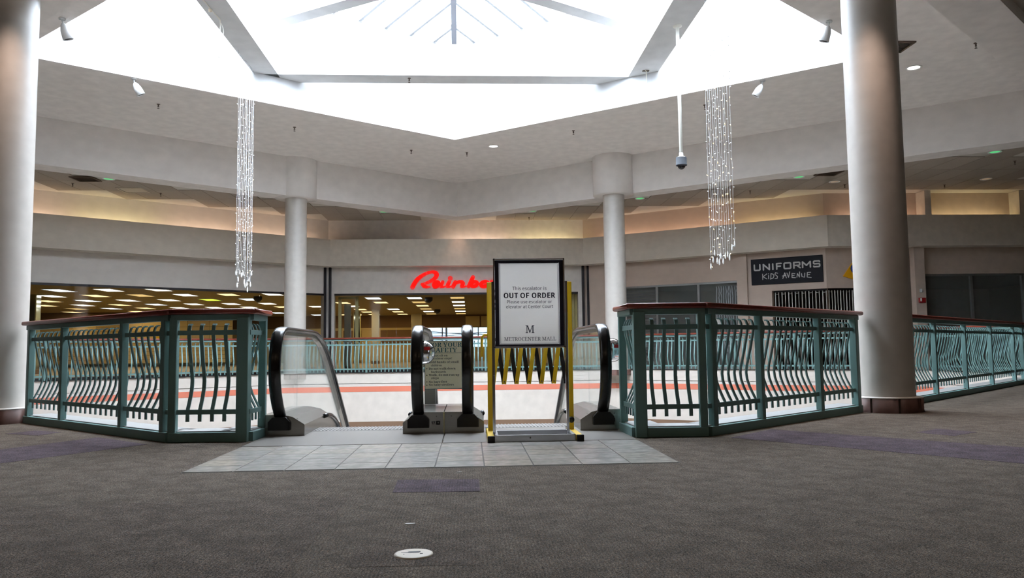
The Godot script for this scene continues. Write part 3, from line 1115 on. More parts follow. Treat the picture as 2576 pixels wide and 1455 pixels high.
# ---- shop fronts -----------------------------------------------------------------------------------------
func storefronts() -> void:
	O = Vector3.ZERO
	# recessed wall above and round the shop windows
	var s := st()
	wall(s, WALLS[0], WALLS[1], 0, LOW + 0.05, 0.25, [[0.4, 13.33, 0.0, 2.6]])
	struct("wall_far_left", s, M["wall_paint"], "grey wall above the wide shop window left of the red script sign")
	s = st()
	wall(s, WALLS[1], WALLS[2], 0, LOW + 0.05, 0.25, [[0.2, 8.22, 0.0, 2.6]])
	struct("wall_far", s, M["wall_paint"], "grey wall carrying the red script sign")
	s = st()
	wall(s, WALLS[2], WALLS[3], 0, LOW + 0.05, 0.25, [[0.9, 5.10, 0.0, 2.68], [6.10, 7.61, 0.0, 2.32]])
	struct("wall_far_right", s, M["pink_paint"], "pinkish wall with a dark shop window and a folding grille")
	s = st()
	wall(s, WALLS[3], WALLS[4], 0, LOW + 0.05, 0.25, [[0.0, 1.6, 0.0, 2.32], [2.78, 11.0, 0.0, 2.70]])
	struct("wall_right", s, M["pink_paint"], "pinkish wall beyond the right broad column")
	s = st()
	box2(s, V(12.49, 0, 21.12), V(12.78, 3.5, 21.36))
	struct("trim_1", s, M["pink_paint"], "narrow pinkish pilaster beyond the right broad column")
	# pilaster on the slanted right wall, next to the dark sign
	var e: Vector2 = ((WALLS[3] - WALLS[2]) as Vector2).normalized()
	var nf := Vector2(e.y, -e.x)
	s = st()
	wall(s, WALLS[2] + e * 5.12 + nf * 0.10, WALLS[2] + e * 5.42 + nf * 0.10, 0, 3.5, 0.1)
	struct("trim_2", s, M["pink_paint"], "pinkish pilaster between the dark window and the dark sign")
	# projecting cove band in four lengths
	var bn := ["far_left", "far", "far_right", "right"]
	for i in 4:
		var a: Vector2 = BAND[i]
		var b: Vector2 = BAND[i + 1]
		var wa: Vector2 = WALLS[i]
		var wb: Vector2 = WALLS[i + 1]
		var be := (b - a).normalized()
		var nb := Vector2(-be.y, be.x)
		s = st()
		# face
		qn(s, P3(a, 3.45), P3(b, 3.45), P3(b, 4.32), P3(a, 4.32), P3(-nb, 0))
		qn(s, P3(a, 4.32), P3(b, 4.32), P3(b + nb * 0.09, 4.32), P3(a + nb * 0.09, 4.32), Vector3.UP)
		qn(s, P3(a + nb * 0.09, 3.9), P3(b + nb * 0.09, 3.9), P3(b + nb * 0.09, 4.32), P3(a + nb * 0.09, 4.32), P3(nb, 0))
		qn(s, P3(a + nb * 0.09, 3.9), P3(b + nb * 0.09, 3.9), P3(wb, 3.9), P3(wa, 3.9), Vector3.UP)
		qn(s, P3(a, 3.45), P3(b, 3.45), P3(wb, 3.45), P3(wa, 3.45), Vector3.DOWN)
		struct("trim_cove_%s" % bn[i], s, M["band_paint"], "projecting plaster band that hides the cove lights")
	# fins standing in the cove on the right
	for x in [12.85, 15.6]:
		s = st()
		box2(s, V(x - 0.09, 4.30, 20.92), V(x + 0.09, LOW + 0.01, 21.36))
		struct("trim_fin", s, M["band_paint"], "upright fin dividing the right cove")
	# black corner strips beside the store with the script sign
	for x in [-4.66, -4.50, 3.80, 3.96]:
		s = st()
		box2(s, V(x - 0.035, 0, 25.62), V(x + 0.035, 3.46, 25.74))
		struct("trim_corner_strip", s, M["dark_frame"], "black upright strip at the corner of the store front")
	glazing("window_2", "wide shop window in a dark frame left of the script sign", WALLS[0], WALLS[1], 0.4, 13.33, 2.6, 6, "shop_glass", "dark_frame")
	glazing("window_3", "shop window in a dark frame under the red script sign", WALLS[1], WALLS[2], 0.2, 8.22, 2.6, 4, "shop_glass", "dark_frame")
	glazing("window_4", "dark shop window with grey bars on the pinkish wall", WALLS[2], WALLS[3], 0.9, 5.10, 2.68, 3, "dark_glass", "mullion_grey", [2.55, 3.90])
	glazing("window_5", "dark shop window with grey bars beyond the right broad column", WALLS[3], WALLS[4], 2.78, 11.0, 2.70, 5, "dark_glass", "mullion_grey", [4.23, 5.75, 7.3, 9.0])
	rainbow()
	uniforms()

func glazing(called: String, label: String, p: Vector2, r: Vector2, t0: float, t1: float, top: float, n: int, glass: String, frame: String, bars := []) -> void:
	O = Vector3.ZERO
	var w := setting(called, label)
	var e := (r - p).normalized()
	var nb := Vector2(-e.y, e.x)
	var bs := along(e)
	var s := st()
	bar(s, P3(p + e * t0 + nb * 0.06, top - 0.03), P3(p + e * t1 + nb * 0.06, top - 0.03), 0.08, 0.06)
	obj("head_rail", s, M[frame], w)
	s = st()
	bar(s, P3(p + e * t0 + nb * 0.06, 0.06), P3(p + e * t1 + nb * 0.06, 0.06), 0.08, 0.12)
	obj("sill_rail", s, M[frame], w)
	var cuts := [t0]
	if bars.size():
		for b in bars:
			cuts.append(b)
	else:
		for i in range(1, n):
			cuts.append(lerpf(t0, t1, float(i) / n))
	cuts.append(t1)
	for i in cuts.size() - 1:
		s = st()
		var mid: float = (cuts[i] + cuts[i + 1]) * 0.5
		box(s, P3(p + e * mid + nb * 0.06, top * 0.5 + 0.03), Vector3(cuts[i + 1] - cuts[i] - 0.006, top - 0.18, 0.008), bs)
		obj("pane", s, M[glass], w)
		if bars.size() and i > 0:
			s = st()
			box(s, P3(p + e * cuts[i] + nb * 0.06, top * 0.5), Vector3(0.07, top, 0.08), bs)
			obj("mullion", s, M[frame], w)

func rainbow() -> void:
	var at := V(-1.94, 2.74, 25.745)
	var t := thing("shop_sign", "red glowing script letters on the wall above the far shop window", "sign", at)
	var k := 0.001272
	var L := {}
	var f := func(a: Array) -> Array:
		var out := []
		for p in a:
			out.append(Vector2(p[0] - 205, 695 - p[1]))
		return out
	var ring := func(cx: float, cy: float, rx: float, ry: float, tilt: float) -> Array:
		var out := []
		for j in 17:
			var an := TAU * j / 16.0
			var v := Vector2(cos(an) * rx, sin(an) * ry)
			out.append([cx + v.x + v.y * -tilt, cy + v.y])
		return out
	var letters := [
		["R", [[f.call([[290, 655], [330, 575], [375, 505], [430, 440], [510, 375], [600, 320], [700, 280], [790, 262], [850, 268], [900, 296], [915, 335], [895, 395], [840, 450], [760, 500], [660, 545], [560, 580]]), [120, 118, 116, 112, 100, 88, 78, 74, 92, 116, 122, 112, 100, 88, 76, 70]], [f.call([[530, 580], [580, 625], [650, 650], [730, 645]]), [70, 96, 76, 40]]]],
		["a", [[f.call(ring.call(900, 585, 62, 62, 0.35)), 84], [f.call([[1070, 520], [1040, 590], [1015, 640], [1080, 655], [1130, 640]]), [72, 80, 80, 46, 34]]]],
		["i", [[f.call([[1235, 520], [1205, 585], [1185, 635], [1240, 655], [1290, 640]]), [84, 90, 84, 46, 34]], [f.call([[1262, 432]]), 128]]],
		["n", [[f.call([[1395, 525], [1365, 590], [1335, 650]]), [80, 92, 92]], [f.call([[1385, 590], [1430, 545], [1500, 522], [1565, 530], [1592, 565], [1575, 610], [1555, 640], [1610, 655], [1670, 640]]), [50, 70, 76, 86, 92, 92, 86, 46, 34]]]],
		["b", [[f.call([[1852, 405], [1820, 470], [1780, 560], [1735, 645]]), [88, 92, 92, 86]], [f.call(ring.call(1880, 585, 82, 62, 0.30)), 80]]],
		["o", [[f.call(ring.call(2150, 588, 98, 64, 0.30)), 82]]],
		["w", [[f.call([[2330, 520], [2320, 600], [2360, 645], [2430, 610], [2480, 530], [2470, 600], [2510, 645], [2590, 610], [2630, 520]]), 74]]]]
	for l in letters:
		var s := st()
		for sl in l[1]:
			if sl[1] is Array:
				for wi in sl[1].size():
					sl[1][wi] *= 1.0 if l[0] == "R" else 1.16
			elif l[0] != "i":
				sl[1] *= 1.16
		strokes(s, l[1], at, Vector3.RIGHT, Vector3.UP, 0.06, k, 14)
		obj("letter", s, M["sign_red"], t)
	var o := OmniLight3D.new()
	o.name = "shop_sign_glow"
	o.position = V(-0.3, 3.0, 25.2)
	o.light_color = Color(1.0, 0.15, 0.1)
	o.light_energy = 0.008
	o.shadow_enabled = true
	o.omni_range = 30
	add_child(o)

func uniforms() -> void:
	var e: Vector2 = ((WALLS[3] - WALLS[2]) as Vector2).normalized()
	var nf := Vector2(e.y, -e.x)
	var bs := Basis(P3(e, 0), Vector3.UP, P3(nf, 0))
	var base: Vector2 = WALLS[2] + e * 6.535
	var t := thing("sign_board", "dark sign board with pale square capitals over handwritten capitals", "sign", P3(base, 2.51))
	var s := st()
	cbox(s, P3(base + nf * 0.02, 2.89), Vector3(2.0, 0.76, 0.04), 0.004, bs)
	obj("board", s, M["sign_black"], t)
	var org := P3(base + nf * 0.041, 2.51) - P3(e, 0) * 1.0
	# square capitals: cells 1 wide, 1 high
	var G := {
		"U": [[[0, 1], [0, 0.1], [0.1, 0], [0.9, 0], [1, 0.1], [1, 1]]],
		"N": [[[0, 0], [0, 1], [1, 0], [1, 1]]],
		"I": [[[0, 0], [0, 1]]],
		"F": [[[0, 0], [0, 1], [0.85, 1]], [[0, 0.52], [0.7, 0.52]]],
		"O": [[[0.1, 0], [0, 0.1], [0, 0.9], [0.1, 1], [0.9, 1], [1, 0.9], [1, 0.1], [0.9, 0], [0.1, 0]]],
		"R": [[[0, 0], [0, 1], [0.85, 1], [0.95, 0.9], [0.95, 0.55], [0.85, 0.45], [0, 0.45]], [[0.5, 0.45], [1, 0]]],
		"M": [[[0, 0], [0, 1], [0.5, 0.35], [1, 1], [1, 0]]],
		"S": [[[1, 0.85], [0.95, 1], [0.1, 1], [0, 0.9], [0, 0.6], [0.1, 0.52], [0.9, 0.52], [1, 0.42], [1, 0.1], [0.9, 0], [0.05, 0], [0, 0.12]]]}
	# left edge of each capital in the board's own width of 2 m, and its width
	var spell := [["U", 0.10, 0.16], ["N", 0.36, 0.17], ["I", 0.63, 0.0], ["F", 0.74, 0.15], ["O", 0.95, 0.18], ["R", 1.22, 0.17], ["M", 1.46, 0.21], ["S", 1.76, 0.16]]
	for l in spell:
		s = st()
		var list := []
		for pl in G[l[0]]:
			var pts := []
			for p in pl:
				pts.append(Vector2(l[1] + p[0] * l[2], 0.43 + p[1] * 0.16))
			list.append([pts, 0.042])
		strokes(s, list, org, P3(e, 0), Vector3.UP, 0.006, 1.0, 8)
		obj("letter", s, M["sign_letter"], t)
	# handwritten capitals
	var H := [["K", [[[0.33, 0.15], [0.33, 0.31]], [[0.45, 0.31], [0.34, 0.23], [0.45, 0.16]]]], ["I", [[[0.50, 0.16], [0.50, 0.26]], [[0.50, 0.305], [0.50, 0.31]]]], ["D", [[[0.56, 0.16], [0.57, 0.31], [0.63, 0.29], [0.655, 0.24], [0.63, 0.18], [0.55, 0.15]]]], ["S", [[[0.76, 0.31], [0.70, 0.33], [0.68, 0.28], [0.75, 0.22], [0.74, 0.16], [0.68, 0.16]]]], ["A", [[[0.90, 0.15], [0.96, 0.31], [1.0, 0.16]], [[0.89, 0.22], [0.99, 0.23]]]], ["V", [[[1.02, 0.30], [1.06, 0.17], [1.10, 0.33]]]], ["E", [[[1.24, 0.27], [1.16, 0.28], [1.155, 0.16], [1.25, 0.15]], [[1.155, 0.215], [1.22, 0.22]]]], ["N", [[[1.29, 0.16], [1.31, 0.27], [1.36, 0.16], [1.37, 0.31]]]], ["U", [[[1.42, 0.26], [1.43, 0.17], [1.50, 0.15], [1.51, 0.27]]]], ["E", [[[1.67, 0.28], [1.58, 0.28], [1.57, 0.15], [1.68, 0.13]], [[1.57, 0.21], [1.64, 0.22]]]]]
	for l in H:
		s = st()
		var list := []
		for pl in l[1]:
			var pts := []
			for p in pl:
				pts.append(Vector2(p[0], p[1]))
			list.append([pts, 0.021])
		strokes(s, list, org, P3(e, 0), Vector3.UP, 0.005, 1.0, 8)
		obj("script_letter", s, M["sign_letter"], t)

# ---- inside the lit store ----------------------------------------------------------------------------------
func store_interior() -> void:
	O = Vector3.ZERO
	var s := st()
	box2(s, V(-27, 3.0, 17.0), V(4.0, 3.03, 54))
	var hole := [Vector2(-27, 17.6), Vector2(-15.45, 17.72), Vector2(-4.6, 26.0), Vector2(3.9, 26.0), Vector2(3.9, 54), Vector2(-27, 54)]
	s = st()
	var poly := PackedVector2Array(hole)
	prism(s, poly, V(0, 3.0, 0), Vector3(1, 0, 0), Vector3(0, 0, -1), 0.05)
	struct("ceiling_store", s, M["store_ceiling"], "brownish ceiling inside the lit store")
	s = st()
	prism(s, poly, V(0, -0.02, 0), Vector3(1, 0, 0), Vector3(0, 0, -1), 0.03)
	struct("floor_store", s, M["store_floor"], "tan floor inside the lit store")
	s = st()
	box2(s, V(3.95, 0, 26.0), V(4.1, 3.1, 54))
	struct("wall_store_right", s, M["tan_wall"], "tan side wall inside the lit store")
	s = st()
	box2(s, V(-27, 0, 17.6), V(-15.2, 3.1, 17.75))
	struct("wall_store_left", s, M["tan_wall"], "tan side wall inside the lit store, far left")
	# back wall: upper brown, lower tan, window to the outside
	var w := setting("wall_store_back", "back wall inside the lit store, brown above and tan below")
	s = st()
	wall(s, Vector2(-27, 51.0), Vector2(4.0, 51.0), 2.2, 3.02, 0.2)
	obj("upper_wall", s, M["brown_wall"], w)
	s = st()
	wall(s, Vector2(-27, 51.0), Vector2(4.0, 51.0), 0.0, 2.2, 0.2, [[24.3, 28.2, 0.9, 2.17]])
	obj("lower_wall", s, M["tan_wall"], w)
	for p in [[-7.4, 0.6, 1.2], [-6.2, 1.05, 1.2], [-9.3, 0.5, 1.2], [-4.2, 0.35, 1.2], [-3.0, 1.75, 1.15], [-10.6, 0.9, 1.2], [-12.6, 0.9, 1.2]]:
		s = st()
		cbox(s, V(p[0] - 1.3, 1.62, 50.96), Vector3(p[1] * 1.1, 0.85, 0.06), 0.01)
		obj("dark_panel", s, M["brown_wall"], w)
	for k in 4:
		s = st()
		box2(s, V(-0.2 + k * 1.0, 2.22, 50.9), V(0.72 + k * 1.0, 2.9, 50.98))
		obj("wall_panel", s, M["tan_panel"], w)
	# slat wall panels on a nearer partition, left part of the store
	var part := setting("wall_store_partition", "tan wall of panels with horizontal grooves inside the lit store")
	for k in 9:
		s = st()
		var x0 := -24.0 + k * 1.22
		cbox(s, V(x0 + 0.6, 1.35, 44.0), Vector3(1.20, 2.3, 0.08), 0.006)
		var pn := obj("wall_panel", s, M["tan_panel" if k % 2 == 0 else "tan_wall"], part)
		s = st()
		for g in 9:
			box2(s, V(x0 + 0.01, 0.4 + g * 0.22, 43.952), V(x0 + 1.19, 0.412 + g * 0.22, 43.962))
		obj("groove", s, M["slat_groove"], pn)
	s = st()
	box2(s, V(-24.2, 2.5, 43.9), V(-13.0, 3.01, 44.1))
	obj("bulkhead", s, M["brown_wall"], part)
	# window to the open air in the back wall
	var win := setting("window_6", "bluish window to the open air at the back of the lit store")
	s = st()
	box2(s, V(-2.7, 0.9, 51.08), V(1.2, 2.17, 51.10))
	obj("pane", s, M["tinted_glass"], win)
	for x in [-1.72, 0.62]:
		s = st()
		box2(s, V(x - 0.03, 0.9, 51.02), V(x + 0.03, 2.17, 51.10))
		obj("mullion", s, M["dark_frame"], win)
	for yy in [1.55]:
		s = st()
		box2(s, V(-2.7, yy - 0.02, 51.03), V(-1.72, yy + 0.02, 51.09))
		obj("glazing_bar", s, M["dark_frame"], win)
	# power lines on a pole outside that window
	var up := thing("utility_pole", "dark pole with sagging power lines outside the bluish back window", "pole", V(-1.62, -5.3, 57.0))
	s = st(1)
	tube(s, [V(-1.62, -5.3, 57.0), V(-1.62, 3.2, 57.0)], 0.07, 10)
	obj("pole", s, M["black_matte"], up)
	for c in [[2.45, 1.92, 0.30], [2.15, 2.10, 0.20], [1.80, 2.30, 0.25], [1.62, 1.50, 0.02]]:
		s = st(1)
		var path := []
		for k in 13:
			var f := k / 12.0
			path.append(V(lerpf(-5.0, 3.5, f), lerpf(c[0], c[1], f) - c[2] * 4.0 * f * (1.0 - f), 56.9))
		tube(s, path, 0.022, 5)
		obj("wire", s, M["black_matte"], up)
	# columns inside
	for c in [[-16.45, 30.5, 0.36, "mirror", "mirror clad square column near the left front of the lit store"], [-6.55, 46.5, 0.40, "mirror", "mirror clad square column deep inside the lit store"], [-5.15, 43.6, 0.38, "store_column", "cream square column deep inside the lit store"], [-3.25, 49.0, 0.60, "store_column", "wide cream square column at the back wall of the lit store"], [-11.4, 40.0, 0.34, "store_column", "slim cream square column in the left half of the lit store"]]:
		var t := thing("store_column", c[4], "column", V(c[0], 0, c[1]), "square columns inside the lit store")
		s = st()
		cbox(s, V(c[0], 1.505, c[1]), Vector3(c[2], 3.0, c[2]), 0.012)
		obj("shaft", s, M[c[3]], t)
		s = st()
		cbox(s, V(c[0], 0.09, c[1]), Vector3(c[2] + 0.03, 0.18, c[2] + 0.03), 0.006)
		obj("base_board", s, M["brown_wall"], t)
		if c[3] == "mirror":
			for sx in [-1.0, 1.0]:
				s = st()
				box2(s, V(c[0] + sx * c[2] * 0.5 - 0.02, 0.0, c[1] - c[2] * 0.5 - 0.012), V(c[0] + sx * c[2] * 0.5 + 0.02, 3.0, c[1] - c[2] * 0.5))
				obj("edge_trim", s, M["curtain_beige"], t)
	# low yellow card and beige panels by the front
	var y := thing("price_card", "small yellow card on the panel wall inside the lit store", "card", V(-17.0, 1.4, 43.8))
	s = st()
	cbox(s, V(-17.0, 1.52, 43.85), Vector3(0.55, 0.42, 0.02), 0.004)
	obj("card", s, M["yellow"], y)
	s = st()
	box2(s, V(-17.03, 1.73, 43.84), V(-16.97, 1.80, 43.94))
	obj("hook", s, M["steel_dark"], y)
	var cu := thing("curtain", "pale yellow pleated curtain at the right end of the far shop window", "curtain", V(3.55, 0, 26.2))
	s = st(1)
	var pl := []
	for k in 25:
		pl.append(V(3.30 + k * 0.022, 0, 26.2 + 0.03 * sin(k * 1.5)))
	for k in 24:
		q(s, pl[k] + Vector3.UP * 0.05, pl[k + 1] + Vector3.UP * 0.05, pl[k + 1] + Vector3.UP * 2.55, pl[k] + Vector3.UP * 2.55)
	obj("fabric", s, M["curtain_beige"], cu)
	s = st(1)
	tube(s, [V(3.25, 2.56, 26.2), V(3.88, 2.56, 26.2)], 0.014, 8)
	obj("rod", s, M["steel_dark"], cu)
	var door := thing("display_frame", "tall pale frame with a narrow mirror at the left end of the far shop window", "frame", V(-4.0, 0, 26.3))
	for x in [-4.28, -3.72]:
		s = st()
		cbox(s, V(x, 1.27, 26.3), Vector3(0.10, 2.54, 0.10), 0.006)
		obj("upright", s, M["curtain_beige"], door)
	s = st()
	box2(s, V(-4.14, 0.0, 26.32), V(-3.92, 2.3, 26.34))
	obj("mirror", s, M["mirror"], door)
	s = st()
	box2(s, V(-4.3, 2.46, 26.25), V(-3.7, 2.54, 26.35))
	obj("head", s, M["curtain_beige"], door)
	# recessed fluorescent lights, where the photograph shows them lit
	var gx := [-0.48, -2.33, -4.1, -5.88, -7.65, -9.35, -11.0, -12.7, -14.4, -16.05, -17.7, -19.4, -21.1]
	var gd := [28.3, 31.0, 33.9, 36.9, 39.8, 42.9, 45.8, 48.9]
	var lit := [[2, 0, 0], [1, 2, 1], [2, 2, 1], [0, 2, 3], [3, 3, 2], [2, 3, 2], [0, 3, 0], [1, 3, 3], [3, 4, 0], [0, 4, 0], [1, 4, 2], [2, 5, 1], [3, 5, 2], [1, 5, 3], [0, 5, 3], [2, 6, 2], [3, 6, 2], [1, 6, 0], [0, 6, 0], [2, 7, 2], [1, 7, 3], [3, 7, 2], [4, 7, 2], [0, 7, 3],
		[6, 1, 0], [5, 1, 2], [4, 1, 0], [6, 2, 4], [5, 2, 1], [6, 3, 0], [5, 3, 0], [7, 4, 0], [6, 4, 0], [5, 4, 2], [4, 4, 0], [4, 5, 2], [6, 6, 1], [5, 7, 1],
		[7, 0, 0], [8, 0, 1], [6, 0, 0], [8, 1, 2], [9, 1, 0], [7, 1, 5], [10, 2, 2], [9, 2, 1], [7, 2, 0], [8, 2, 0], [11, 3, 2], [10, 3, 0], [9, 3, 2], [8, 3, 1], [7, 3, 0], [11, 4, 3], [8, 4, 0], [10, 4, 1], [9, 4, 2], [12, 5, 2], [10, 5, 2], [12, 6, 3]]
	var kinds := ["tube_white", "tube_cool", "tube_warm", "tube_dim", "tube_green", "tube_dim"]
	var tone := [Color(1, 0.97, 0.88), Color(0.9, 0.96, 1), Color(1, 0.86, 0.6), Color(1, 0.82, 0.5), Color(0.85, 1, 0.3), Color(1, 0.7, 0.4)]
	O = Vector3.ZERO
	s = st()
	for sgn in [-1.0, 1.0]:
		box(s, Vector3(sgn * 0.31, 0, 0), Vector3(0.03, 0.03, 1.25))
		box(s, Vector3(0, 0, sgn * 0.62), Vector3(0.65, 0.03, 0.03))
	var frame_mesh := mesh_of(s, M["mullion_white"])
	s = st()
	cbox(s, Vector3.ZERO, Vector3(0.59, 0.014, 1.2), 0.003)
	var lens_mesh := mesh_of(s, M["tube_white"])
	for l in lit:
		var p := V(gx[l[0]], 2.99, gd[l[1]])
		if l[0] <= 3 and l[1] < 2 and not (l[1] == 0 and l[0] == 2):
			continue
		if l[0] == 2 and l[1] == 0:
			continue
		var lamp := thing("ceiling_light", "%s recessed fluorescent ceiling light inside the lit store" % ["bright white", "cool bluish white", "warm yellowish", "dim amber", "yellow green", "faint orange"][l[2]], "ceiling light", p, "%s fluorescent lights inside the lit store" % ["bright white", "cool bluish white", "warm yellowish", "dim amber", "yellow green", "faint orange"][l[2]])
		inst("frame", frame_mesh, Transform3D(), lamp)
		inst("diffuser", lens_mesh, Transform3D(Basis(), Vector3(0, -0.004, 0)), lamp, M[kinds[l[2]]])
		area_light("store_light", p + Vector3(0, -0.03, 0), Vector3.DOWN, 0.55, 1.15, tone[l[2]], 1.3 if l[2] < 3 else 0.4)
	# dark camera domes under the store ceiling
	for c in [Vector2(-8.6, 32.4), Vector2(-1.72, 33.9), Vector2(-1.75, 44.0)]:
		var dm := thing("camera_dome", "dark half dome camera under the ceiling inside the lit store", "camera", V(c.x, 2.82, c.y), "camera domes inside the lit store")
		s = st(1)
		lathe(s, [Vector2(0.001, -0.16), Vector2(0.07, -0.145), Vector2(0.125, -0.10), Vector2(0.15, -0.03), Vector2(0.155, 0.04)], O + Vector3(0, 0.1, 0), 20)
		obj("dome", s, M["dome_smoke"], dm)
		s = st(1)
		lathe(s, [Vector2(0.165, 0.04), Vector2(0.17, 0.10), Vector2(0.17, 0.18), Vector2(0.001, 0.18)], O, 20)
		obj("collar", s, M["black_matte"], dm)

# ---- dark shops on the right -----------------------------------------------------------------------------
func dark_shops() -> void:
	O = Vector3.ZERO
	# closed rooms behind the dark windows
	var s := st()
	prism(s, PackedVector2Array([Vector2(4.15, 25.9), Vector2(10.1, 21.65), Vector2(22, 21.65), Vector2(22, 32), Vector2(4.15, 32)]), V(0, 3.02, 0), Vector3(1, 0, 0), Vector3(0, 0, -1), 0.06)
	struct("ceiling_dark_shops", s, M["shop_wall"], "plain ceiling inside the closed shops")
	s = st()
	prism(s, PackedVector2Array([Vector2(4.15, 25.9), Vector2(10.1, 21.65), Vector2(22, 21.65), Vector2(22, 32), Vector2(4.15, 32)]), V(0, -0.03, 0), Vector3(1, 0, 0), Vector3(0, 0, -1), 0.04)
	struct("floor_dark_shops", s, M["shop_floor"], "plain floor inside the closed shops")
	s = st()
	box2(s, V(4.1, 0, 31.8), V(22, 3.1, 32))
	struct("wall_dark_shops", s, M["shop_wall"], "plain back wall inside the closed shops")
	var e: Vector2 = ((WALLS[3] - WALLS[2]) as Vector2).normalized()
	var nb := Vector2(-e.y, e.x)
	var bs := along(e)
	# roller shutter behind the left pane
	var c: Vector2 = WALLS[2] + e * 1.65 + nb * 0.35
	var sh := thing("roller_shutter", "dark grey slatted roller shutter behind the dark window", "shutter", P3(c, 0))
	s = st()
	for k in 28:
		box(s, P3(c, 0.05 + k * 0.092), Vector3(1.5, 0.080, 0.03), bs)
	var n := 0
	O = P3(c, 0)
	s = st()
	cbox(s, P3(c, 0.0), Vector3(1.5, 0.082, 0.028), 0.006, bs)
	var slat := mesh_of(s, M["shutter_slat"])
	for k in 28:
		inst("slat", slat, Transform3D(Basis(), Vector3(0, 0.05 + k * 0.092, 0)), sh)
	for sx in [-1.0, 1.0]:
		s = st()
		box(s, P3(c + e * sx * 0.77, 1.3), Vector3(0.05, 2.6, 0.07), bs)
		obj("guide", s, M["black_matte"], sh)
	# tinsel curtain in the right pane
	c = WALLS[2] + e * 4.72 + nb * 0.28
	var tc := thing("tinsel_curtain", "silver tinsel strands on a dark backing in the dark window", "curtain", P3(c, 0))
	s = st()
	box(s, P3(c + nb * 0.06, 1.30), Vector3(0.74, 2.55, 0.02), bs)
	obj("backing", s, M["tinsel_backing"], tc)
	s = st()
	bar(s, P3(c - e * 0.37, 2.57), P3(c + e * 0.37, 2.57), 0.03, 0.03)
	obj("rod", s, M["steel_dark"], tc)
	for k in 10:
		var u := -0.32 + k * 0.068 + rng.randf_range(-0.012, 0.012)
		var path := []
		var y := 2.55
		while y > 0.5:
			var spread := 1.0 + (2.55 - y) * 0.06
			path.append(P3(c + e * (u * spread + rng.randf_range(-0.008, 0.008)), y) + P3(-nb, 0) * rng.randf_range(0.0, 0.03))
			y -= rng.randf_range(0.05, 0.11)
		s = st()
		sweep(s, path, [Vector2(-0.010, 0), Vector2(0, 0.004), Vector2(0.010, 0), Vector2(0, -0.004)], P3(e, 0))
		obj("strand", s, M["tinsel"], tc)
	var po := thing("notice", "small white notice taped low in the dark window beside the tinsel", "notice", P3(WALLS[2] + e * 4.47 + nb * 0.03, 1.27))
	s = st()
	box(s, P3(WALLS[2] + e * 4.47 + nb * 0.045, 1.41), Vector3(0.23, 0.28, 0.003), bs)
	obj("sheet", s, M["poster_white"], po)
	s = st()
	for sx in [-1.0, 1.0]:
		box(s, P3(WALLS[2] + e * (4.47 + sx * 0.1) + nb * 0.042, 1.54), Vector3(0.04, 0.02, 0.003), bs)
	obj("tape", s, M["paper"], po)
	# folding grille round the corner
	var gr := thing("folding_grille", "closed folding grille of upright grey bars under the dark sign board", "grille", P3(WALLS[2] + e * 6.1, 0))
	var runs := [[WALLS[2] + e * 6.12 + nb * 0.14, WALLS[3] + nb * 0.14, 16], [WALLS[3] + Vector2(0.08, 0.14), WALLS[3] + Vector2(1.6, 0.14), 18]]
	for r in runs:
		var a: Vector2 = r[0]
		var b: Vector2 = r[1]
		var re := (b - a).normalized()
		s = st()
		bar(s, P3(a, 2.30), P3(b, 2.30), 0.05, 0.05)
		obj("track", s, M["dark_frame"], gr)
		for k in r[2]:
			var p := a.lerp(b, (k + 0.5) / r[2])
			s = st(1)
			tube(s, [P3(p, 0.02), P3(p, 2.27)], 0.011 if k % 2 else 0.016, 8)
			obj("bar", s, M["grille_bar"], gr)
		for k in range(0, r[2] - 1, 2):
			var p0 := a.lerp(b, (k + 0.5) / r[2])
			var p1 := a.lerp(b, (k + 1.5) / r[2])
			s = st(1)
			tube(s, [P3(p0, 2.22), P3(p1, 2.22)], 0.008, 6)
			obj("link", s, M["grille_bar"], gr)
	# yellow bag shaped shop sign, half hidden by the column
	var bag := thing("bag_sign", "yellow bag shaped shop sign with a blue ring, half hidden behind the right broad column", "sign", V(10.85, 2.53, 21.3))
	s = st()
	prism(s, PackedVector2Array([Vector2(-0.33, 0.12), Vector2(0.22, -0.06), Vector2(0.50, 0.42), Vector2(0.02, 0.60)]), V(10.85, 2.53, 21.34), Vector3.RIGHT, Vector3.UP, 0.05)
	obj("panel", s, M["bag_yellow"], bag)
	s = st(1)
	var rp := []
	for k in 17:
		rp.append(V(10.86 + cos(TAU * k / 16.0) * 0.11, 2.86 + sin(TAU * k / 16.0) * 0.12, 21.28))
	tube(s, rp, 0.028, 8)
	obj("ring", s, M["bag_blue"], bag)
	# fire alarm and sounder on the pilaster
	var al := thing("fire_alarm", "red fire alarm box with a white lens on the narrow pilaster", "alarm", V(12.64, 1.86, 21.12))
	s = st()
	cbox(s, V(12.64, 1.94, 21.09), Vector3(0.19, 0.14, 0.06), 0.01)
	obj("housing", s, M["strobe_red"], al)
	s = st()
	cbox(s, V(12.585, 1.95, 21.05), Vector3(0.035, 0.09, 0.03), 0.006)
	obj("lens", s, M["lamp_white"], al)
	var de := thing("thermostat", "small white wall box above the red fire alarm", "box", V(12.62, 2.16, 21.12))
	s = st()
	cbox(s, V(12.62, 2.21, 21.095), Vector3(0.06, 0.10, 0.045), 0.006)
	obj("housing", s, M["lamp_white"], de)
	s = st()
	cbox(s, V(12.655, 2.185, 21.095), Vector3(0.04, 0.05, 0.035), 0.004)
	obj("dial", s, M["mullion_grey"], de)

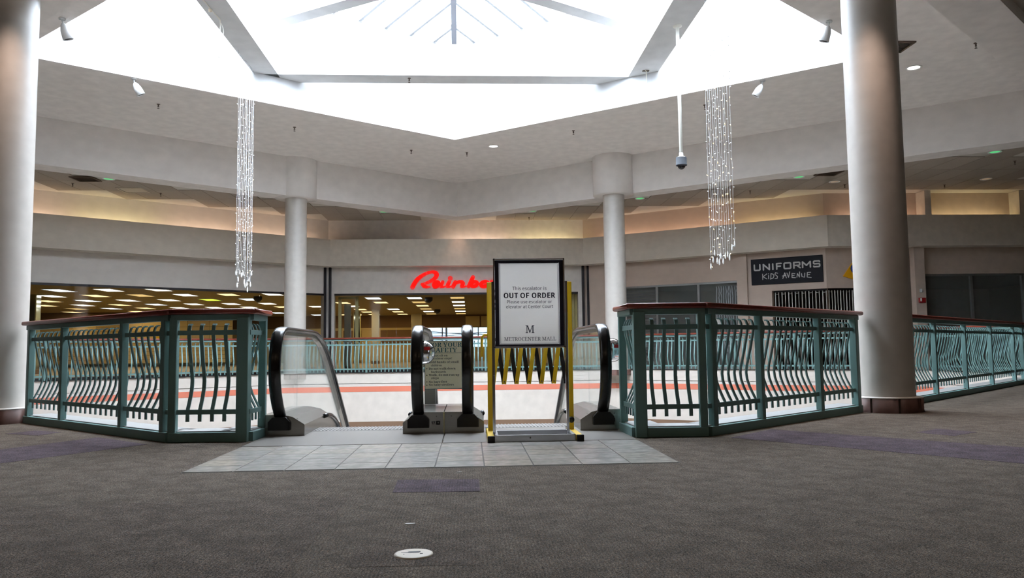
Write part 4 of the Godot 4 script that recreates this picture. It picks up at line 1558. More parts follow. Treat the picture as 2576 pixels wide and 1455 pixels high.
# ---- hidden lights in the cove --------------------------------------------------------------------------------
func cove_lights() -> void:
	var list := []
	var e0: Vector2 = ((BAND[0] - BAND[1]) as Vector2).normalized()
	for f in [[0.35, 2.75, 0], [2.85, 5.0, 0], [5.15, 7.3, 1], [7.45, 9.8, 0], [9.9, 12.3, 1]]:
		list.append([BAND[1] + e0 * f[0], BAND[1] + e0 * f[1], f[2], "left of the script sign"])
	for f in [[-0.75, 1.4, 0], [1.55, 3.6, 1]]:
		list.append([Vector2(f[0], 25.25), Vector2(f[1], 25.25), f[2], "above the script sign"])
	var e2: Vector2 = ((BAND[3] - BAND[2]) as Vector2).normalized()
	for f in [[0.3, 2.5, 0], [2.6, 4.7, 0], [4.85, 7.1, 1]]:
		list.append([BAND[2] + e2 * f[0], BAND[2] + e2 * f[1], f[2], "above the pinkish wall"])
	for f in [[10.4, 12.6, 0], [13.05, 15.3, 1], [15.8, 18.2, 0]]:
		list.append([Vector2(f[0], 20.9), Vector2(f[1], 20.9), f[2], "beyond the right broad column"])
	for l in list:
		var a: Vector2 = l[0]
		var b: Vector2 = l[1]
		var e := (b - a).normalized()
		var nb := Vector2(-e.y, e.x)
		if nb.y < 0:
			nb = -nb
		var m := (a + b) * 0.5 + nb * 0.20
		var ln := a.distance_to(b)
		var t := thing("cove_light", "fluorescent tube hidden in the plaster band %s" % l[3], "light", P3(m, 3.9), "hidden cove lights")
		var s := st()
		bar(s, P3(m - e * ln * 0.5, 3.94), P3(m + e * ln * 0.5, 3.94), 0.10, 0.08, 0.008)
		obj("housing", s, M["lamp_white"], t)
		s = st(1)
		tube(s, [P3(m - e * (ln * 0.5 - 0.04), 4.02), P3(m + e * (ln * 0.5 - 0.04), 4.02)], 0.019, 10)
		obj("tube", s, M["cove_pink" if l[2] == 0 else "cove_yellow"], t)
		var col := Color(1.0, 0.88, 0.78) if l[2] == 0 else Color(1.0, 0.94, 0.74)
		area_light("cove_glow", P3(m, 4.06), Vector3(0, 0.42, 0) + P3(nb, 0), ln * 0.96, 0.05, col, 0.70, P3(e, 0))

# ---- notices and the barrier in front of the escalator ---------------------------------------------------------
func order_sign() -> void:
	# chrome sign stand
	var d := 6.2
	var px := d / 1965.0
	var t := thing("sign_stand", "chrome sign stand with a framed out of order notice", "sign", V(0.50, 0, d))
	var x0 := 0.197      # outer edges of the frame
	var x1 := 0.768
	var y0 := 0.728
	var y1 := 1.442
	var xm := (x0 + x1) * 0.5
	var s := st()
	for e in [[V(x0 + 0.007, y0, d), V(x0 + 0.007, y1, d)], [V(x1 - 0.007, y0, d), V(x1 - 0.007, y1, d)], [V(x0, y0 + 0.007, d), V(x1, y0 + 0.007, d)], [V(x0, y1 - 0.007, d), V(x1, y1 - 0.007, d)]]:
		var level: bool = absf(e[0].y - e[1].y) < 0.01
		bar(s, e[0], e[1], 0.036 if level else 0.014, 0.014 if level else 0.036, 0.003)
	obj("frame", s, M["chrome"], t)
	s = st()
	for e in [[V(x0 + 0.029, y0 + 0.012, d - 0.009), V(x0 + 0.029, y1 - 0.012, d - 0.009), 0.032], [V(x1 - 0.028, y0 + 0.012, d - 0.009), V(x1 - 0.028, y1 - 0.012, d - 0.009), 0.030], [V(x0 + 0.012, y0 + 0.020, d - 0.0092), V(x1 - 0.012, y0 + 0.020, d - 0.0092), 0.014], [V(x0 + 0.012, y1 - 0.024, d - 0.0092), V(x1 - 0.012, y1 - 0.024, d - 0.0092), 0.022]]:
		var flat: bool = absf(e[0].y - e[1].y) < 0.01
		bar(s, e[0], e[1], 0.002 if flat else e[2], e[2] if flat else 0.002)
	obj("printed_border", s, M["navy"], t)
	s = st()
	box(s, V(xm, (y0 + y1) * 0.5, d - 0.007), Vector3(x1 - x0 - 0.03, y1 - y0 - 0.03, 0.002))
	obj("notice_sheet", s, M["paper"], t)
	for k in 2:
		var hw := 0.2365 - k * 0.007
		var hh := 0.3245 - k * 0.007
		var lw := 0.0032 if k == 0 else 0.0018
		s = st()
		for sg in [-1.0, 1.0]:
			box(s, V(0.4825 + sg * hw, 1.0815, d - 0.0092), Vector3(lw, hh * 2 + lw, 0.0008))
			box(s, V(0.4825, 1.0815 + sg * hh, d - 0.0092), Vector3(hw * 2, lw, 0.0008))
		obj("printed_line", s, M["ink"], t)
	var fz := d - 0.0085
	for w in [["This escalator is", 0.273, 1.203, "Droid Sans", 400, "ink_grey"], ["OUT OF ORDER", 0.411, 1.146, "Droid Sans", 700, "ink"], ["Please use escalator or", 0.358, 1.096, "Droid Sans", 400, "ink_grey"], ["elevator at Center Court", 0.374, 1.057, "Droid Sans", 400, "ink_grey"], ["M", 0.070, 0.877, "Droid Serif", 400, "ink"], ["METROCENTER MALL", 0.411, 0.800, "Droid Serif", 400, "ink_grey"]]:
		text(w[0], w[1], V(xm + 0.003, w[2], fz), M[w[5]], t, Basis(), w[3], w[4], 0, 0.0012)
	for sx in [-1.0, 1.0]:
		s = st()
		var xx := x0 - 0.002 if sx < 0 else x1 + 0.014
		bar(s, V(xx, 0.03, d + 0.04), V(xx, 1.262, d + 0.04), 0.022, 0.022, 0.003)
		obj("upright", s, M["chrome"], t)
	# foot: level loop of chrome channel
	s = st()
	for e in [[V(0.21, 0.030, 6.12), V(0.81, 0.030, 6.12)], [V(0.21, 0.030, 6.48), V(0.81, 0.030, 6.48)], [V(0.21, 0.030, 6.12), V(0.21, 0.030, 6.48)], [V(0.81, 0.030, 6.12), V(0.81, 0.030, 6.48)]]:
		bar(s, e[0], e[1], 0.03, 0.052, 0.003)
	obj("foot_frame", s, M["aluminium"], t)
	s = st(1)
	lathe(s, [Vector2(0.006, 0), Vector2(0.006, 0.003), Vector2(0.001, 0.005)], V(0.47, 0.034, 6.105), 10, Vector3(0, 0, 1))
	obj("bolt", s, M["steel_dark"], t)
	# folding barrier with yellow posts and yellow and black slats, just behind the stand
	var b := thing("folding_barrier", "yellow folding barrier with yellow and black slats standing behind the sign stand", "barrier", V(0.50, 0, 6.55))
	for e in [[0.176, "left"], [0.846, "right"]]:
		s = st()
		cbox(s, V(e[0], 0.665, 6.55), Vector3(0.045, 1.24, 0.035), 0.004)
		obj("post", s, M["yellow"], b)
		s = st()
		cbox(s, V(e[0] + (-0.01 if e[0] < 0.5 else 0.01), 0.025, 6.42), Vector3(0.05, 0.05, 0.66), 0.004)
		obj("foot", s, M["yellow"], b)
		for dd in [6.08, 6.76]:
			s = st()
			cbox(s, V(e[0] + (-0.01 if e[0] < 0.5 else 0.01), 0.026, dd), Vector3(0.056, 0.056, 0.03), 0.004)
			obj("end_cap", s, M["black_matte"], b)
	s = st(1)
	lathe(s, [Vector2(0.001, 0.03), Vector2(0.02, 0.028), Vector2(0.026, 0.012), Vector2(0.026, 0.0)], V(0.846, 0.13, 6.53), 14, Vector3(0, 0, 1))
	obj("locking_knob", s, M["black_matte"], b)
	for k in 6:
		var xb := 0.30 + k * 0.104
		var last := k == 5
		s = st()
		if not last:
			bar(s, V(xb - 0.01, 0.43, 6.535), V(xb + 0.094, 1.16, 6.535), 0.008, 0.034, 0.002, Vector3.RIGHT)
			obj("yellow_slat", s, M["yellow"], b)
		s = st()
		bar(s, V(xb - 0.01, 0.43, 6.555), V(xb - 0.114, 1.16, 6.555), 0.008, 0.034, 0.002, Vector3.RIGHT)
		obj("black_slat", s, M["sign_black"], b)
		s = st(1)
		lathe(s, [Vector2(0.006, 0), Vector2(0.005, 0.004), Vector2(0.001, 0.005)], V(xb - 0.008, 0.45, 6.53), 8, Vector3(0, 0, 1))
		obj("rivet", s, M["steel_dark"], b)
	s = st()
	bar(s, V(0.20, 0.43, 6.535), V(0.285, 1.10, 6.535), 0.008, 0.034, 0.002, Vector3.RIGHT)
	obj("yellow_slat", s, M["yellow"], b)
	s = st(1)
	tube(s, [V(0.158, 0.84, 6.56), V(0.13, 0.842, 6.56), V(0.112, 0.825, 6.56), V(0.108, 0.78, 6.56), V(0.108, 0.66, 6.56)], 0.011, 8)
	obj("hook", s, M["yellow"], b)
	# safety notice between the two escalators
	d = 7.75
	var n := thing("safety_notice", "cream safety notice with teal heading on a grey post between the escalators", "sign", V(-0.25, 0.19, d))
	var px2 := d / 1965.0
	var nx0 := -0.437
	var nx1 := -0.045
	s = st()
	cbox(s, V((nx0 + nx1) * 0.5, 0.575, d), Vector3(nx1 - nx0, 0.475, 0.014), 0.002)
	obj("plate", s, M["safety_plate"], n)
	s = st()
	for sg in [-1.0, 1.0]:
		box(s, V((nx0 + nx1) * 0.5 + sg * (nx1 - nx0 - 0.006) * 0.5, 0.575, d - 0.0075), Vector3(0.006, 0.475, 0.002))
		box(s, V((nx0 + nx1) * 0.5, 0.575 + sg * 0.2345, d - 0.0075), Vector3(nx1 - nx0, 0.006, 0.002))
	obj("painted_edge", s, M["safety_teal"], n)
	s = st()
	cbox(s, V(-0.385, 0.395, d + 0.04), Vector3(0.11, 0.41, 0.04), 0.004)
	box2(s, V(-0.386, 0.20, d + 0.019), V(-0.382, 0.34, d + 0.02))
	obj("post", s, M["mullion_grey"], n)
	var nf := d - 0.0078
	text("FOR YOUR", 0.33, V(-0.235, 0.772, nf), M["safety_teal"], n, Basis(), "Droid Serif", 700, 0, 0.0012)
	text("SAFETY", 0.245, V(-0.24, 0.720, nf), M["safety_teal"], n, Basis(), "Droid Serif", 700, 0, 0.0012)
	s = st()
	box2(s, V(-0.40, 0.690, nf - 0.001), V(-0.075, 0.6925, nf))
	obj("printed_line", s, M["safety_ink"], n)
	var lines := [["•", "Do not sit on", 0.185], ["", "escalator steps!", 0.205], ["•", "Hold hands of small", 0.295], ["", "children", 0.105], ["•", "Do not walk down", 0.262], ["", "backwards", 0.146], ["•", "Walk, do not run up", 0.298], ["", "steps", 0.075], ["•", "No bare feet", 0.178], ["•", "No baby strollers", 0.245]]
	for i in lines.size():
		var yy := 0.668 - i * 0.0322
		if lines[i][0]:
			text("•", 0.010, V(-0.414, yy, nf), M["safety_ink"], n, Basis(), "Droid Serif", 700, 0, 0.0012)
		text(lines[i][1], lines[i][2], V(-0.395 if lines[i][0] else -0.372, yy, nf), M["safety_ink"], n, Basis(), "Droid Serif", 700, -1, 0.0012)
	# round mirrors on the outer side of each right handrail
	for e in [[-0.405, 7.0, "convex mirror with a red label on the handrail beside the safety notice"], [1.285, 7.0, "convex mirror with a red label on the handrail right of the sign stand"]]:
		var m := thing("convex_mirror", e[2], "mirror", V(e[0], 0.6, e[1]), "convex mirrors on the handrails")
		s = st(1)
		var prof := []
		for k in 9:
			var an := PI * 0.5 * k / 8.0
			prof.append(Vector2(0.102 * cos(an) + 0.0005, 0.075 * sin(an)))
		lathe(s, prof, V(e[0], 0.70, e[1]), 28, Vector3(0, 0, 1))
		obj("dome", s, M["chrome"], m)
		s = st(1)
		lathe(s, [Vector2(0.0005, -0.012), Vector2(0.105, -0.012), Vector2(0.107, 0.004), Vector2(0.100, 0.006)], V(e[0], 0.70, e[1]), 28, Vector3(0, 0, 1))
		obj("rim", s, M["stainless"], m)
		s = st()
		box(s, V(e[0] + 0.035, 0.735, e[1] - 0.068), Vector3(0.055, 0.03, 0.004), Basis(Vector3.RIGHT, -0.32))
		obj("label", s, M["red_label"], m)
		text("2", 0.018, V(e[0] + 0.04, 0.770, e[1] - 0.058), M["ink_grey"], m, Basis(Vector3.RIGHT, -0.6), "Droid Sans", 400, 0, 0.003)
		s = st()
		bar(s, V(e[0] - 0.06, 0.70, e[1] + 0.02), V(e[0] + 0.05, 0.70, e[1] + 0.02), 0.02, 0.03, 0.003)
		obj("bracket", s, M["stainless"], m)
	# unit numbers and key switches on the casings
	for x in [-0.30, 1.225]:
		var k := thing("key_switch", "black key switch beside a unit number on the %s steel casing" % ("middle" if x < 0 else "right"), "switch", V(x, 0.06, 6.83))
		s = st()
		cbox(s, V(x + 0.03, 0.095, 6.836), Vector3(0.034, 0.034, 0.012), 0.003)
		obj("plate", s, M["black_matte"], k)
		s = st(1)
		lathe(s, [Vector2(0.007, 0), Vector2(0.006, 0.004), Vector2(0.001, 0.004)], V(x + 0.03, 0.095, 6.83), 10, Vector3(0, 0, 1))
		obj("key_hole", s, M["steel_dark"], k)
		text("17", 0.034, V(x - 0.012, 0.095, 6.838), M["ink_grey"], k, Basis(), "Droid Sans", 700, 0, 0.002)

# ---- things on the ceilings ---------------------------------------------------------------------------------------
func ceiling_fittings() -> void:
	# spot heads under the raised ceiling
	for e in [[-6.22, 12.05, 0.25, "white spot head under the raised ceiling beside the left broad column"], [-6.27, 14.75, 0.45, "white spot head at the rim of the skylight well, left of the light curtain"], [5.8, 11.84, -0.25, "white spot head under the raised ceiling beside the right broad column"], [5.78, 14.63, -0.5, "white spot head at the rim of the skylight well, right of the camera pole"]]:
		var t := thing("spot_head", e[3], "spotlight", V(e[0], HIGH - 0.30, e[1]), "white spot heads")
		var ax := Vector3(-sin(e[2]), cos(e[2]), 0.25).normalized()
		var top := V(e[0], HIGH - 0.05, e[1])
		var s := st(1)
		lathe(s, [Vector2(0.05, 0.0), Vector2(0.05, 0.02), Vector2(0.001, 0.02)], V(e[0], HIGH - 0.021, e[1]), 16)
		obj("canopy", s, M["lamp_white"], t)
		s = st(1)
		tube(s, [top + Vector3.UP * 0.03, top - ax * 0.04], 0.014, 8)
		obj("stem", s, M["lamp_white"], t)
		s = st(1)
		lathe(s, [Vector2(0.02, 0.0), Vector2(0.045, -0.03), Vector2(0.07, -0.11), Vector2(0.078, -0.25), Vector2(0.072, -0.25), Vector2(0.06, -0.12)], top - ax * 0.03, 20, ax)
		obj("shade", s, M["lamp_white"], t)
		s = st(1)
		lathe(s, [Vector2(0.074, -0.235), Vector2(0.001, -0.235)], top - ax * 0.03, 20, ax)
		obj("lens", s, M["black_matte"], t)
	# sprinklers
	for e in [[-6.41, 16.29, HIGH, "the raised ceiling between left spot head and unlit light curtain"], [-3.98, 17.95, HIGH, "the raised ceiling in front of the left far column"], [-1.45, 20.02, HIGH, "the far corner of the raised ceiling, away from the bright downlight"], [-0.01, 20.26, HIGH, "the far corner of the raised ceiling, next to the bright downlight"], [2.53, 18.17, HIGH, "the raised ceiling in front of the right far column"], [5.1, 16.16, HIGH, "the raised ceiling behind the partly lit light curtain"], [-1.22, 16.32, RING, "the white cross beam below the skylight"], [8.79, 12.67, HIGH, "the raised ceiling at its edge beyond the right broad column"], [-9.86, 19.85, LOW, "the low ceiling beside the left brown air grille"], [-8.19, 21.1, LOW, "the low ceiling beside the pale access panel"], [-0.24, 25.1, LOW, "the low ceiling above the red script sign, over its middle letters"], [1.99, 25.1, LOW, "the low ceiling over the lit cove by the script sign"], [7.78, 20.88, LOW, "the low ceiling in front of the dark window with tinsel"], [10.05, 20.05, LOW, "the low ceiling at the wall corner beside the dark sign board"], [12.84, 20.11, LOW, "the low ceiling in front of the upright fin in the cove"], [12.88, 17.44, LOW, "the low ceiling at the greenish downlight beyond the right broad column"]]:
		var hi: float = e[2]
		var t := thing("sprinkler", "small metal sprinkler under %s" % e[3], "sprinkler", V(e[0], hi - 0.10, e[1]), "sprinkler heads")
		var s := st(1)
		lathe(s, [Vector2(0.035, 0.0), Vector2(0.035, -0.008), Vector2(0.014, -0.014), Vector2(0.014, -0.05), Vector2(0.020, -0.055), Vector2(0.001, -0.058)], V(e[0], hi, e[1]), 12)
		obj("body", s, M["sprinkler_metal"], t)
		s = st()
		for sg in [-1.0, 1.0]:
			bar(s, V(e[0] + sg * 0.014, hi - 0.05, e[1]), V(e[0] + sg * 0.004, hi - 0.092, e[1]), 0.005, 0.005)
		lathe(s, [Vector2(0.024, -0.092), Vector2(0.024, -0.096), Vector2(0.001, -0.098)], V(e[0], hi, e[1]), 10)
		obj("deflector", s, M["sprinkler_metal"], t)
	# recessed downlights
	for e in [[0.67, 19.61, HIGH, "down_white", "far corner of the raised ceiling"], [8.38, 13.86, HIGH, "down_white", "raised ceiling beside the right broad column"], [-8.76, 19.35, LOW, "down_green", "low ceiling beside the left brown air grille"], [-4.21, 22.34, LOW, "down_green", "low ceiling behind the left far column"], [-2.59, 24.02, LOW, "down_green", "low ceiling before the dark part of the cove"], [11.81, 16.6, LOW, "down_green", "low ceiling beyond the right broad column"], [8.41, 19.14, LOW, "down_green", "low ceiling beside the right brown air grille"], [-5.41, 21.43, LOW, "down_dim", "low ceiling beside the left far column"], [3.58, 22.24, LOW, "down_dim", "low ceiling between the right far column and the script sign"], [4.79, 21.33, LOW, "down_dim", "low ceiling between the right far column and the pinkish wall"], [4.94, 21.95, LOW, "down_green", "low ceiling behind the right far column"], [-0.32, 24.95, LOW, "down_dim", "low ceiling above the red script sign"], [2.01, 23.95, LOW, "down_green", "low ceiling before the lit cove by the script sign"], [13.5, 19.38, LOW, "down_dim", "low ceiling before the upright fins of the cove"], [9.61, 19.71, LOW, "down_dim", "low ceiling above the dark sign board"]]:
		var hi: float = e[2]
		var look: String = e[3]
		var lab: String = {"down_white": "bright white downlight", "down_green": "greenish glowing downlight", "down_dim": "nearly dark downlight"}[look]
		var t := thing("downlight", "%s in the %s" % [lab, e[4]], "downlight", V(e[0], hi - 0.02, e[1]), lab + "s")
		var s := st(1)
		lathe(s, [Vector2(0.105, 0.012), Vector2(0.112, -0.006), Vector2(0.14, -0.010), Vector2(0.145, 0.002)], V(e[0], hi - 0.004, e[1]), 28)
		obj("trim_ring", s, M["lamp_white"], t)
		s = st(1)
		lathe(s, [Vector2(0.001, -0.004), Vector2(0.104, -0.002)], V(e[0], hi - 0.001, e[1]), 24)
		obj("lens", s, M[look], t)
		var l := SpotLight3D.new()
		var beam := 50.0
		l.name = numbered("downlight_beam")
		l.light_color = Color(1, 0.97, 0.92) if look == "down_white" else Color(0.55, 1.0, 0.7) if look == "down_green" else Color(1.0, 0.8, 0.65)
		l.light_energy = 2.2 if look == "down_white" else 0.12
		if e[0] == -0.32:
			l.light_energy = 1.2
			l.light_color = Color(1.0, 0.80, 0.69)
			beam = 36.0
		l.spot_angle = beam
		l.spot_range = 40
		l.light_size = 0.1
		l.shadow_enabled = true
		l.transform = Transform3D(Basis(Vector3.RIGHT, -PI / 2), V(e[0], hi - 0.03, e[1]))
		add_child(l)
	# grilles and an access panel in the low ceiling, a register in the raised one
	for e in [[-9.3, 19.33, 0.5, "vent_brown", "square brown air grille in the low ceiling on the left"], [8.98, 18.7, 0.5, "vent_brown", "square brown air grille in the low ceiling on the right"], [7.45, 12.85, 0.45, "vent_brown", "square brown air grille in the raised ceiling behind the right broad column"], [-8.73, 20.68, 0.6, "access_panel", "pale square access panel in the low ceiling on the left"]]:
		var hi := HIGH if e[1] < 13.5 else LOW
		var t := thing("ceiling_grille" if e[3] == "vent_brown" else "access_panel", e[4], "vent" if e[3] == "vent_brown" else "panel", V(e[0], hi - 0.03, e[1]))
		var s := st()
		var w: float = e[2]
		for sg in [-1.0, 1.0]:
			box(s, V(e[0] + sg * w * 0.5, hi - 0.008, e[1]), Vector3(0.04, 0.03, w + 0.04))
			box(s, V(e[0], hi - 0.008, e[1] + sg * w * 0.5), Vector3(w, 0.03, 0.04))
		obj("frame", s, M[e[3]], t)
		if e[3] == "vent_brown":
			for k in 8:
				s = st()
				box(s, V(e[0], hi - 0.010, e[1] - w * 0.5 + w * (k + 0.5) / 8.0), Vector3(w - 0.02, 0.006, 0.045), Basis(Vector3.RIGHT, 0.5))
				obj("slat", s, M["vent_brown"], t)
		else:
			s = st()
			cbox(s, V(e[0], hi - 0.006, e[1]), Vector3(w - 0.05, 0.012, w - 0.05), 0.003)
			obj("door", s, M["access_panel"], t)
	# dome camera on a white pole
	var p := Vector2(3.80, 13.49)
	var c := thing("pole_camera", "grey dome camera hanging on a long white pole from the skylight beam", "camera", P3(p, 3.88))
	var s := st(1)
	tube(s, [P3(p, RING + 0.005), P3(p, 4.17)], 0.031, 14)
	obj("pole", s, M["pole_white"], c)
	s = st(1)
	lathe(s, [Vector2(0.08, 0.0), Vector2(0.08, -0.02), Vector2(0.03, -0.03)], P3(p, RING), 20)
	obj("ceiling_flange", s, M["pole_white"], c)
	s = st(1)
	lathe(s, [Vector2(0.036, 0.30), Vector2(0.036, 0.24), Vector2(0.05, 0.235), Vector2(0.088, 0.215)], P3(p, 3.87), 28)
	obj("collar", s, M["lamp_white"], c)
	s = st(1)
	lathe(s, [Vector2(0.088, 0.216), Vector2(0.094, 0.20), Vector2(0.094, 0.085), Vector2(0.100, 0.078), Vector2(0.098, 0.070), Vector2(0.066, 0.055)], P3(p, 3.87), 28)
	obj("housing", s, M["camera_grey"], c)
	s = st(1)
	lathe(s, [Vector2(0.001, 0.0), Vector2(0.025, 0.004), Vector2(0.048, 0.018), Vector2(0.062, 0.04), Vector2(0.067, 0.06)], P3(p, 3.87), 28)
	obj("dome", s, M["dome_smoke"], c)

# ---- hanging curtains of small lights ----------------------------------------------------------------------------------
func light_curtains() -> void:
	var data := [[-4.37, 14.90, 15.98, [2.20, 1.98, 2.10, 2.25, 2.20, 2.24, 2.08, 2.02, 2.05, 1.95, 2.16, 2.07, 2.3], -1, "white curtain of unlit hanging fairy lights under the left skylight beam", 0.06], [3.98, 12.55, 11.40, [2.02, 2.12, 2.22, 2.08, 2.05, 2.13, 2.04, 2.11, 2.12, 2.06, 2.20, 2.24], 1, "curtain of hanging fairy lights with some lit, right of the pole camera", 0.30]]
	for e in data:
		var x: float = e[0]
		var ends: Array = e[3]
		var t := thing("light_curtain", e[5], "fairy lights", V(x, 1.95, (e[1] + e[2]) * 0.5), "fairy light curtains")
		# wire along the beam
		var s := st(1)
		var path := []
		for k in 15:
			var f := k / 14.0
			path.append(V(x + rng.randf_range(-0.012, 0.012), RING - 0.02 - 0.02 * sin(f * 30.0) * sin(f * 30.0), lerpf(e[1] - 0.1, e[2] + 0.05, f)))
		tube(s, path, 0.012, 6)
		obj("header_wire", s, M["wire_clear"], t)
		for k in ends.size():
			var d := lerpf(e[1], e[2], k / (ends.size() - 1.0))
			var bx := x + rng.randf_range(-0.007, 0.007)
			var y := RING - 0.03
			var pts := []
			while y > ends[k]:
				pts.append(V(bx + rng.randf_range(-0.004, 0.004), y, d + rng.randf_range(-0.004, 0.004)))
				y -= rng.randf_range(0.11, 0.17)
			pts.append(V(bx, ends[k] + 0.06, d))
			s = st(1)
			tube(s, pts, 0.0026, 5)
			var strand := obj("strand", s, M["wire_clear"], t)
			# small bulbs standing off the wire
			var plain := st(1)
			var lit := st(1)
			var any := false
			for i in range(2, pts.size() - 1):
				if rng.randf() < 0.2:
					continue
				var dir := Vector3(rng.randf_range(-1, 1), rng.randf_range(-0.1, 0.8), rng.randf_range(-0.6, 0.6)).normalized()
				var on: bool = rng.randf() < e[6]
				var sb := lit if on else plain
				any = any or on
				var at: Vector3 = pts[i]
				var prof := [Vector2(0.0035, 0.0), Vector2(0.0065, 0.008), Vector2(0.0065, 0.024), Vector2(0.0005, 0.030)]
				lathe(sb, prof, at, 6, dir)
			var bo := obj("small_bulbs", plain, M["bulb_white"], strand)
			bo.set_meta("kind", "stuff")
			if any:
				var bl := obj("lit_bulbs", lit, M["bulb_warm"], strand)
				bl.set_meta("kind", "stuff")
			s = st(1)
			lathe(s, [Vector2(0.001, -0.05), Vector2(0.010, -0.044), Vector2(0.0145, -0.02), Vector2(0.011, 0.02), Vector2(0.004, 0.055)], V(bx, ends[k] + 0.01, d), 10)
			obj("drop", s, M["bulb_white"], strand)

# ---- loose ends -------------------------------------------------------------------------------------------------------------
func small_things() -> void:
	# left over cords on the beams
	var t := thing("loose_cord", "frayed white cord dangling from the left skylight beam above the light curtain", "cord", V(-4.29, 5.75, 13.3))
	var s := st(1)
	tube(s, [V(-4.33, RING - 0.01, 12.3), V(-4.29, RING - 0.015, 12.75), V(-4.28, RING - 0.02, 13.05), V(-4.26, RING - 0.02, 13.4), V(-4.27, RING - 0.10, 13.45), V(-4.28, RING - 0.35, 13.46), V(-4.29, RING - 0.68, 13.46)], 0.009, 6)
	obj("cord", s, M["cord_white"], t)
	s = st(1)
	tube(s, [V(-4.27, RING - 0.05, 13.47), V(-4.24, RING - 0.12, 13.50), V(-4.23, RING - 0.20, 13.50), V(-4.25, RING - 0.45, 13.5), V(-4.25, RING - 0.80, 13.5)], 0.006, 6)
	obj("loose_end", s, M["cord_white"], t)
	s = st(1)
	lathe(s, [Vector2(0.001, -0.03), Vector2(0.03, -0.02), Vector2(0.032, 0.02), Vector2(0.001, 0.03)], V(-4.30, RING - 0.03, 13.0), 10)
	obj("plug", s, M["cover_cream"], t)
	t = thing("loose_cord", "short cord end dangling from the right skylight beam beside the pole camera", "cord", V(3.75, 5.9, 15.75))
	s = st(1)
	tube(s, [V(3.72, RING - 0.01, 15.7), V(3.75, RING - 0.03, 15.75), V(3.76, RING - 0.20, 15.77), V(3.77, RING - 0.52, 15.77)], 0.009, 6)
	obj("cord", s, M["cord_white"], t)
	s = st()
	cbox(s, V(3.74, RING - 0.012, 15.75), Vector3(0.14, 0.02, 0.06), 0.004)
	obj("clip", s, M["sprinkler_metal"], t)
	# round cover in the carpet
	t = thing("floor_cover", "round cream floor cover with a dark slot in the carpet", "floor cover", V(-0.2, 0, 2.84))
	s = st(1)
	lathe(s, [Vector2(0.070, -0.002), Vector2(0.068, 0.004), Vector2(0.060, 0.006), Vector2(0.0005, 0.006)], V(-0.201, 0, 2.84), 36)
	obj("disc", s, M["cover_cream"], t)
	s = st()
	prism(s, PackedVector2Array([Vector2(-0.045, 0.008), Vector2(-0.022, 0.010), Vector2(-0.018, 0.018), Vector2(0.005, 0.019), Vector2(0.022, 0.02), Vector2(0.024, 0.012), Vector2(0.018, 0.004), Vector2(-0.01, 0.002), Vector2(-0.022, 0.006)]), V(-0.201, 0.0055, 2.84), Vector3(1, 0, 0), Vector3(0, 0, -1), 0.0014)
	obj("slot", s, M["black_matte"], t)
	s = st()
	box2(s, V(-0.178, 0.0055, 2.825), V(-0.168, 0.0068, 2.830))
	box2(s, V(-0.236, 0.0055, 2.823), V(-0.232, 0.0068, 2.826))
	obj("chip", s, M["reveal_dark"], t)
	# scraps of paper on the carpet
	for e in [[-0.25, 3.33, 0.022, "tiny pale scrap of paper on the carpet ahead of the round floor cover"], [-0.06, 4.68, 0.016, "tiny pale scrap of paper on the carpet at the edge of the floor tiles"]]:
		t = thing("paper_scrap", e[3], "litter", V(e[0], 0, e[1]))
		s = st()
		prism(s, PackedVector2Array([Vector2(-1, -0.3), Vector2(-0.2, -0.5), Vector2(0.9, -0.2), Vector2(1.0, 0.4), Vector2(0.1, 0.5), Vector2(-0.8, 0.35)]), V(e[0], 0.001, e[1]), Vector3(e[2], 0, 0), Vector3(0, 0, -e[2]), 0.002)
		obj("scrap", s, M["litter"], t)

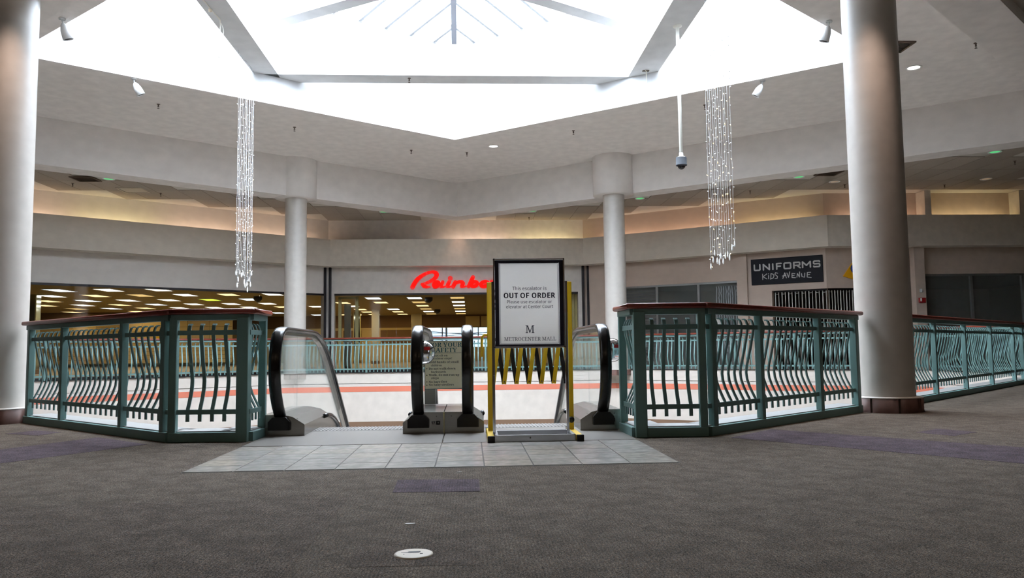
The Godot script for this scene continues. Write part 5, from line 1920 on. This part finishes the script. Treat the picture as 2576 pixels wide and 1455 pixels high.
# ---- unseen lamps, out of view over and behind the viewer, placed to light what faces this way --------------------------
func unseen_near_lamps() -> void:
	for e in [[4.15, 7.72, "pink", "right"], [-4.72, 8.22, "pink", "left"]]:  # out of view; placed and set to light the column fronts
		var t := thing("downlight", "unseen warm downlight above the view, placed to light the front of the %s broad column" % e[3], "downlight", V(e[0], SOFFIT - 0.02, e[1]), "unseen warm downlights on the near side")
		var s := st(1)
		lathe(s, [Vector2(0.105, 0.012), Vector2(0.112, -0.006), Vector2(0.14, -0.010), Vector2(0.145, 0.002)], V(e[0], SOFFIT - 0.004, e[1]), 28)
		obj("trim_ring", s, M["lamp_white"], t)
		s = st(1)
		lathe(s, [Vector2(0.001, -0.004), Vector2(0.104, -0.002)], V(e[0], SOFFIT - 0.001, e[1]), 24)
		obj("lens", s, M["cove_pink"], t)
		var l := SpotLight3D.new()
		l.name = numbered("downlight_beam")
		l.light_color = Color(1.0, 0.88, 0.81)
		l.light_energy = 4.0
		l.spot_angle = 38
		l.spot_range = 40
		l.light_size = 0.1
		l.shadow_enabled = true
		l.transform = Transform3D(Basis(Vector3.RIGHT, -PI / 2), V(e[0], SOFFIT - 0.03, e[1]))
		add_child(l)
	var s2 := st()
	O = Vector3.ZERO
	for sgn in [-1.0, 1.0]:
		box(s2, Vector3(sgn * 0.61, 0, 0), Vector3(0.04, 0.04, 1.26))
		box(s2, Vector3(0, 0, sgn * 0.61), Vector3(1.18, 0.04, 0.04))
	var frame_mesh := mesh_of(s2, M["mullion_white"])
	s2 = st()
	cbox(s2, Vector3.ZERO, Vector3(1.18, 0.014, 1.18), 0.003)
	var lens_mesh := mesh_of(s2, M["tube_warm"])
	for x in [-7.5, -2.5, 2.5, 7.5]:  # unseen panels, placed to light surfaces that face the viewer
		var p := V(x, LOW + 0.0, -4.2)
		var t := thing("unseen_ceiling_panel", "unseen square warm light panel behind the viewer, placed to light what faces this way", "ceiling light", p, "unseen light panels behind the viewer")
		inst("frame", frame_mesh, Transform3D(), t)
		inst("diffuser", lens_mesh, Transform3D(Basis(), Vector3(0, -0.008, 0)), t)
		area_light("unseen_panel_light", p + Vector3(0, -0.04, 0), Vector3.DOWN, 1.1, 1.1, Color(1.0, 0.91, 0.84), 1.0)
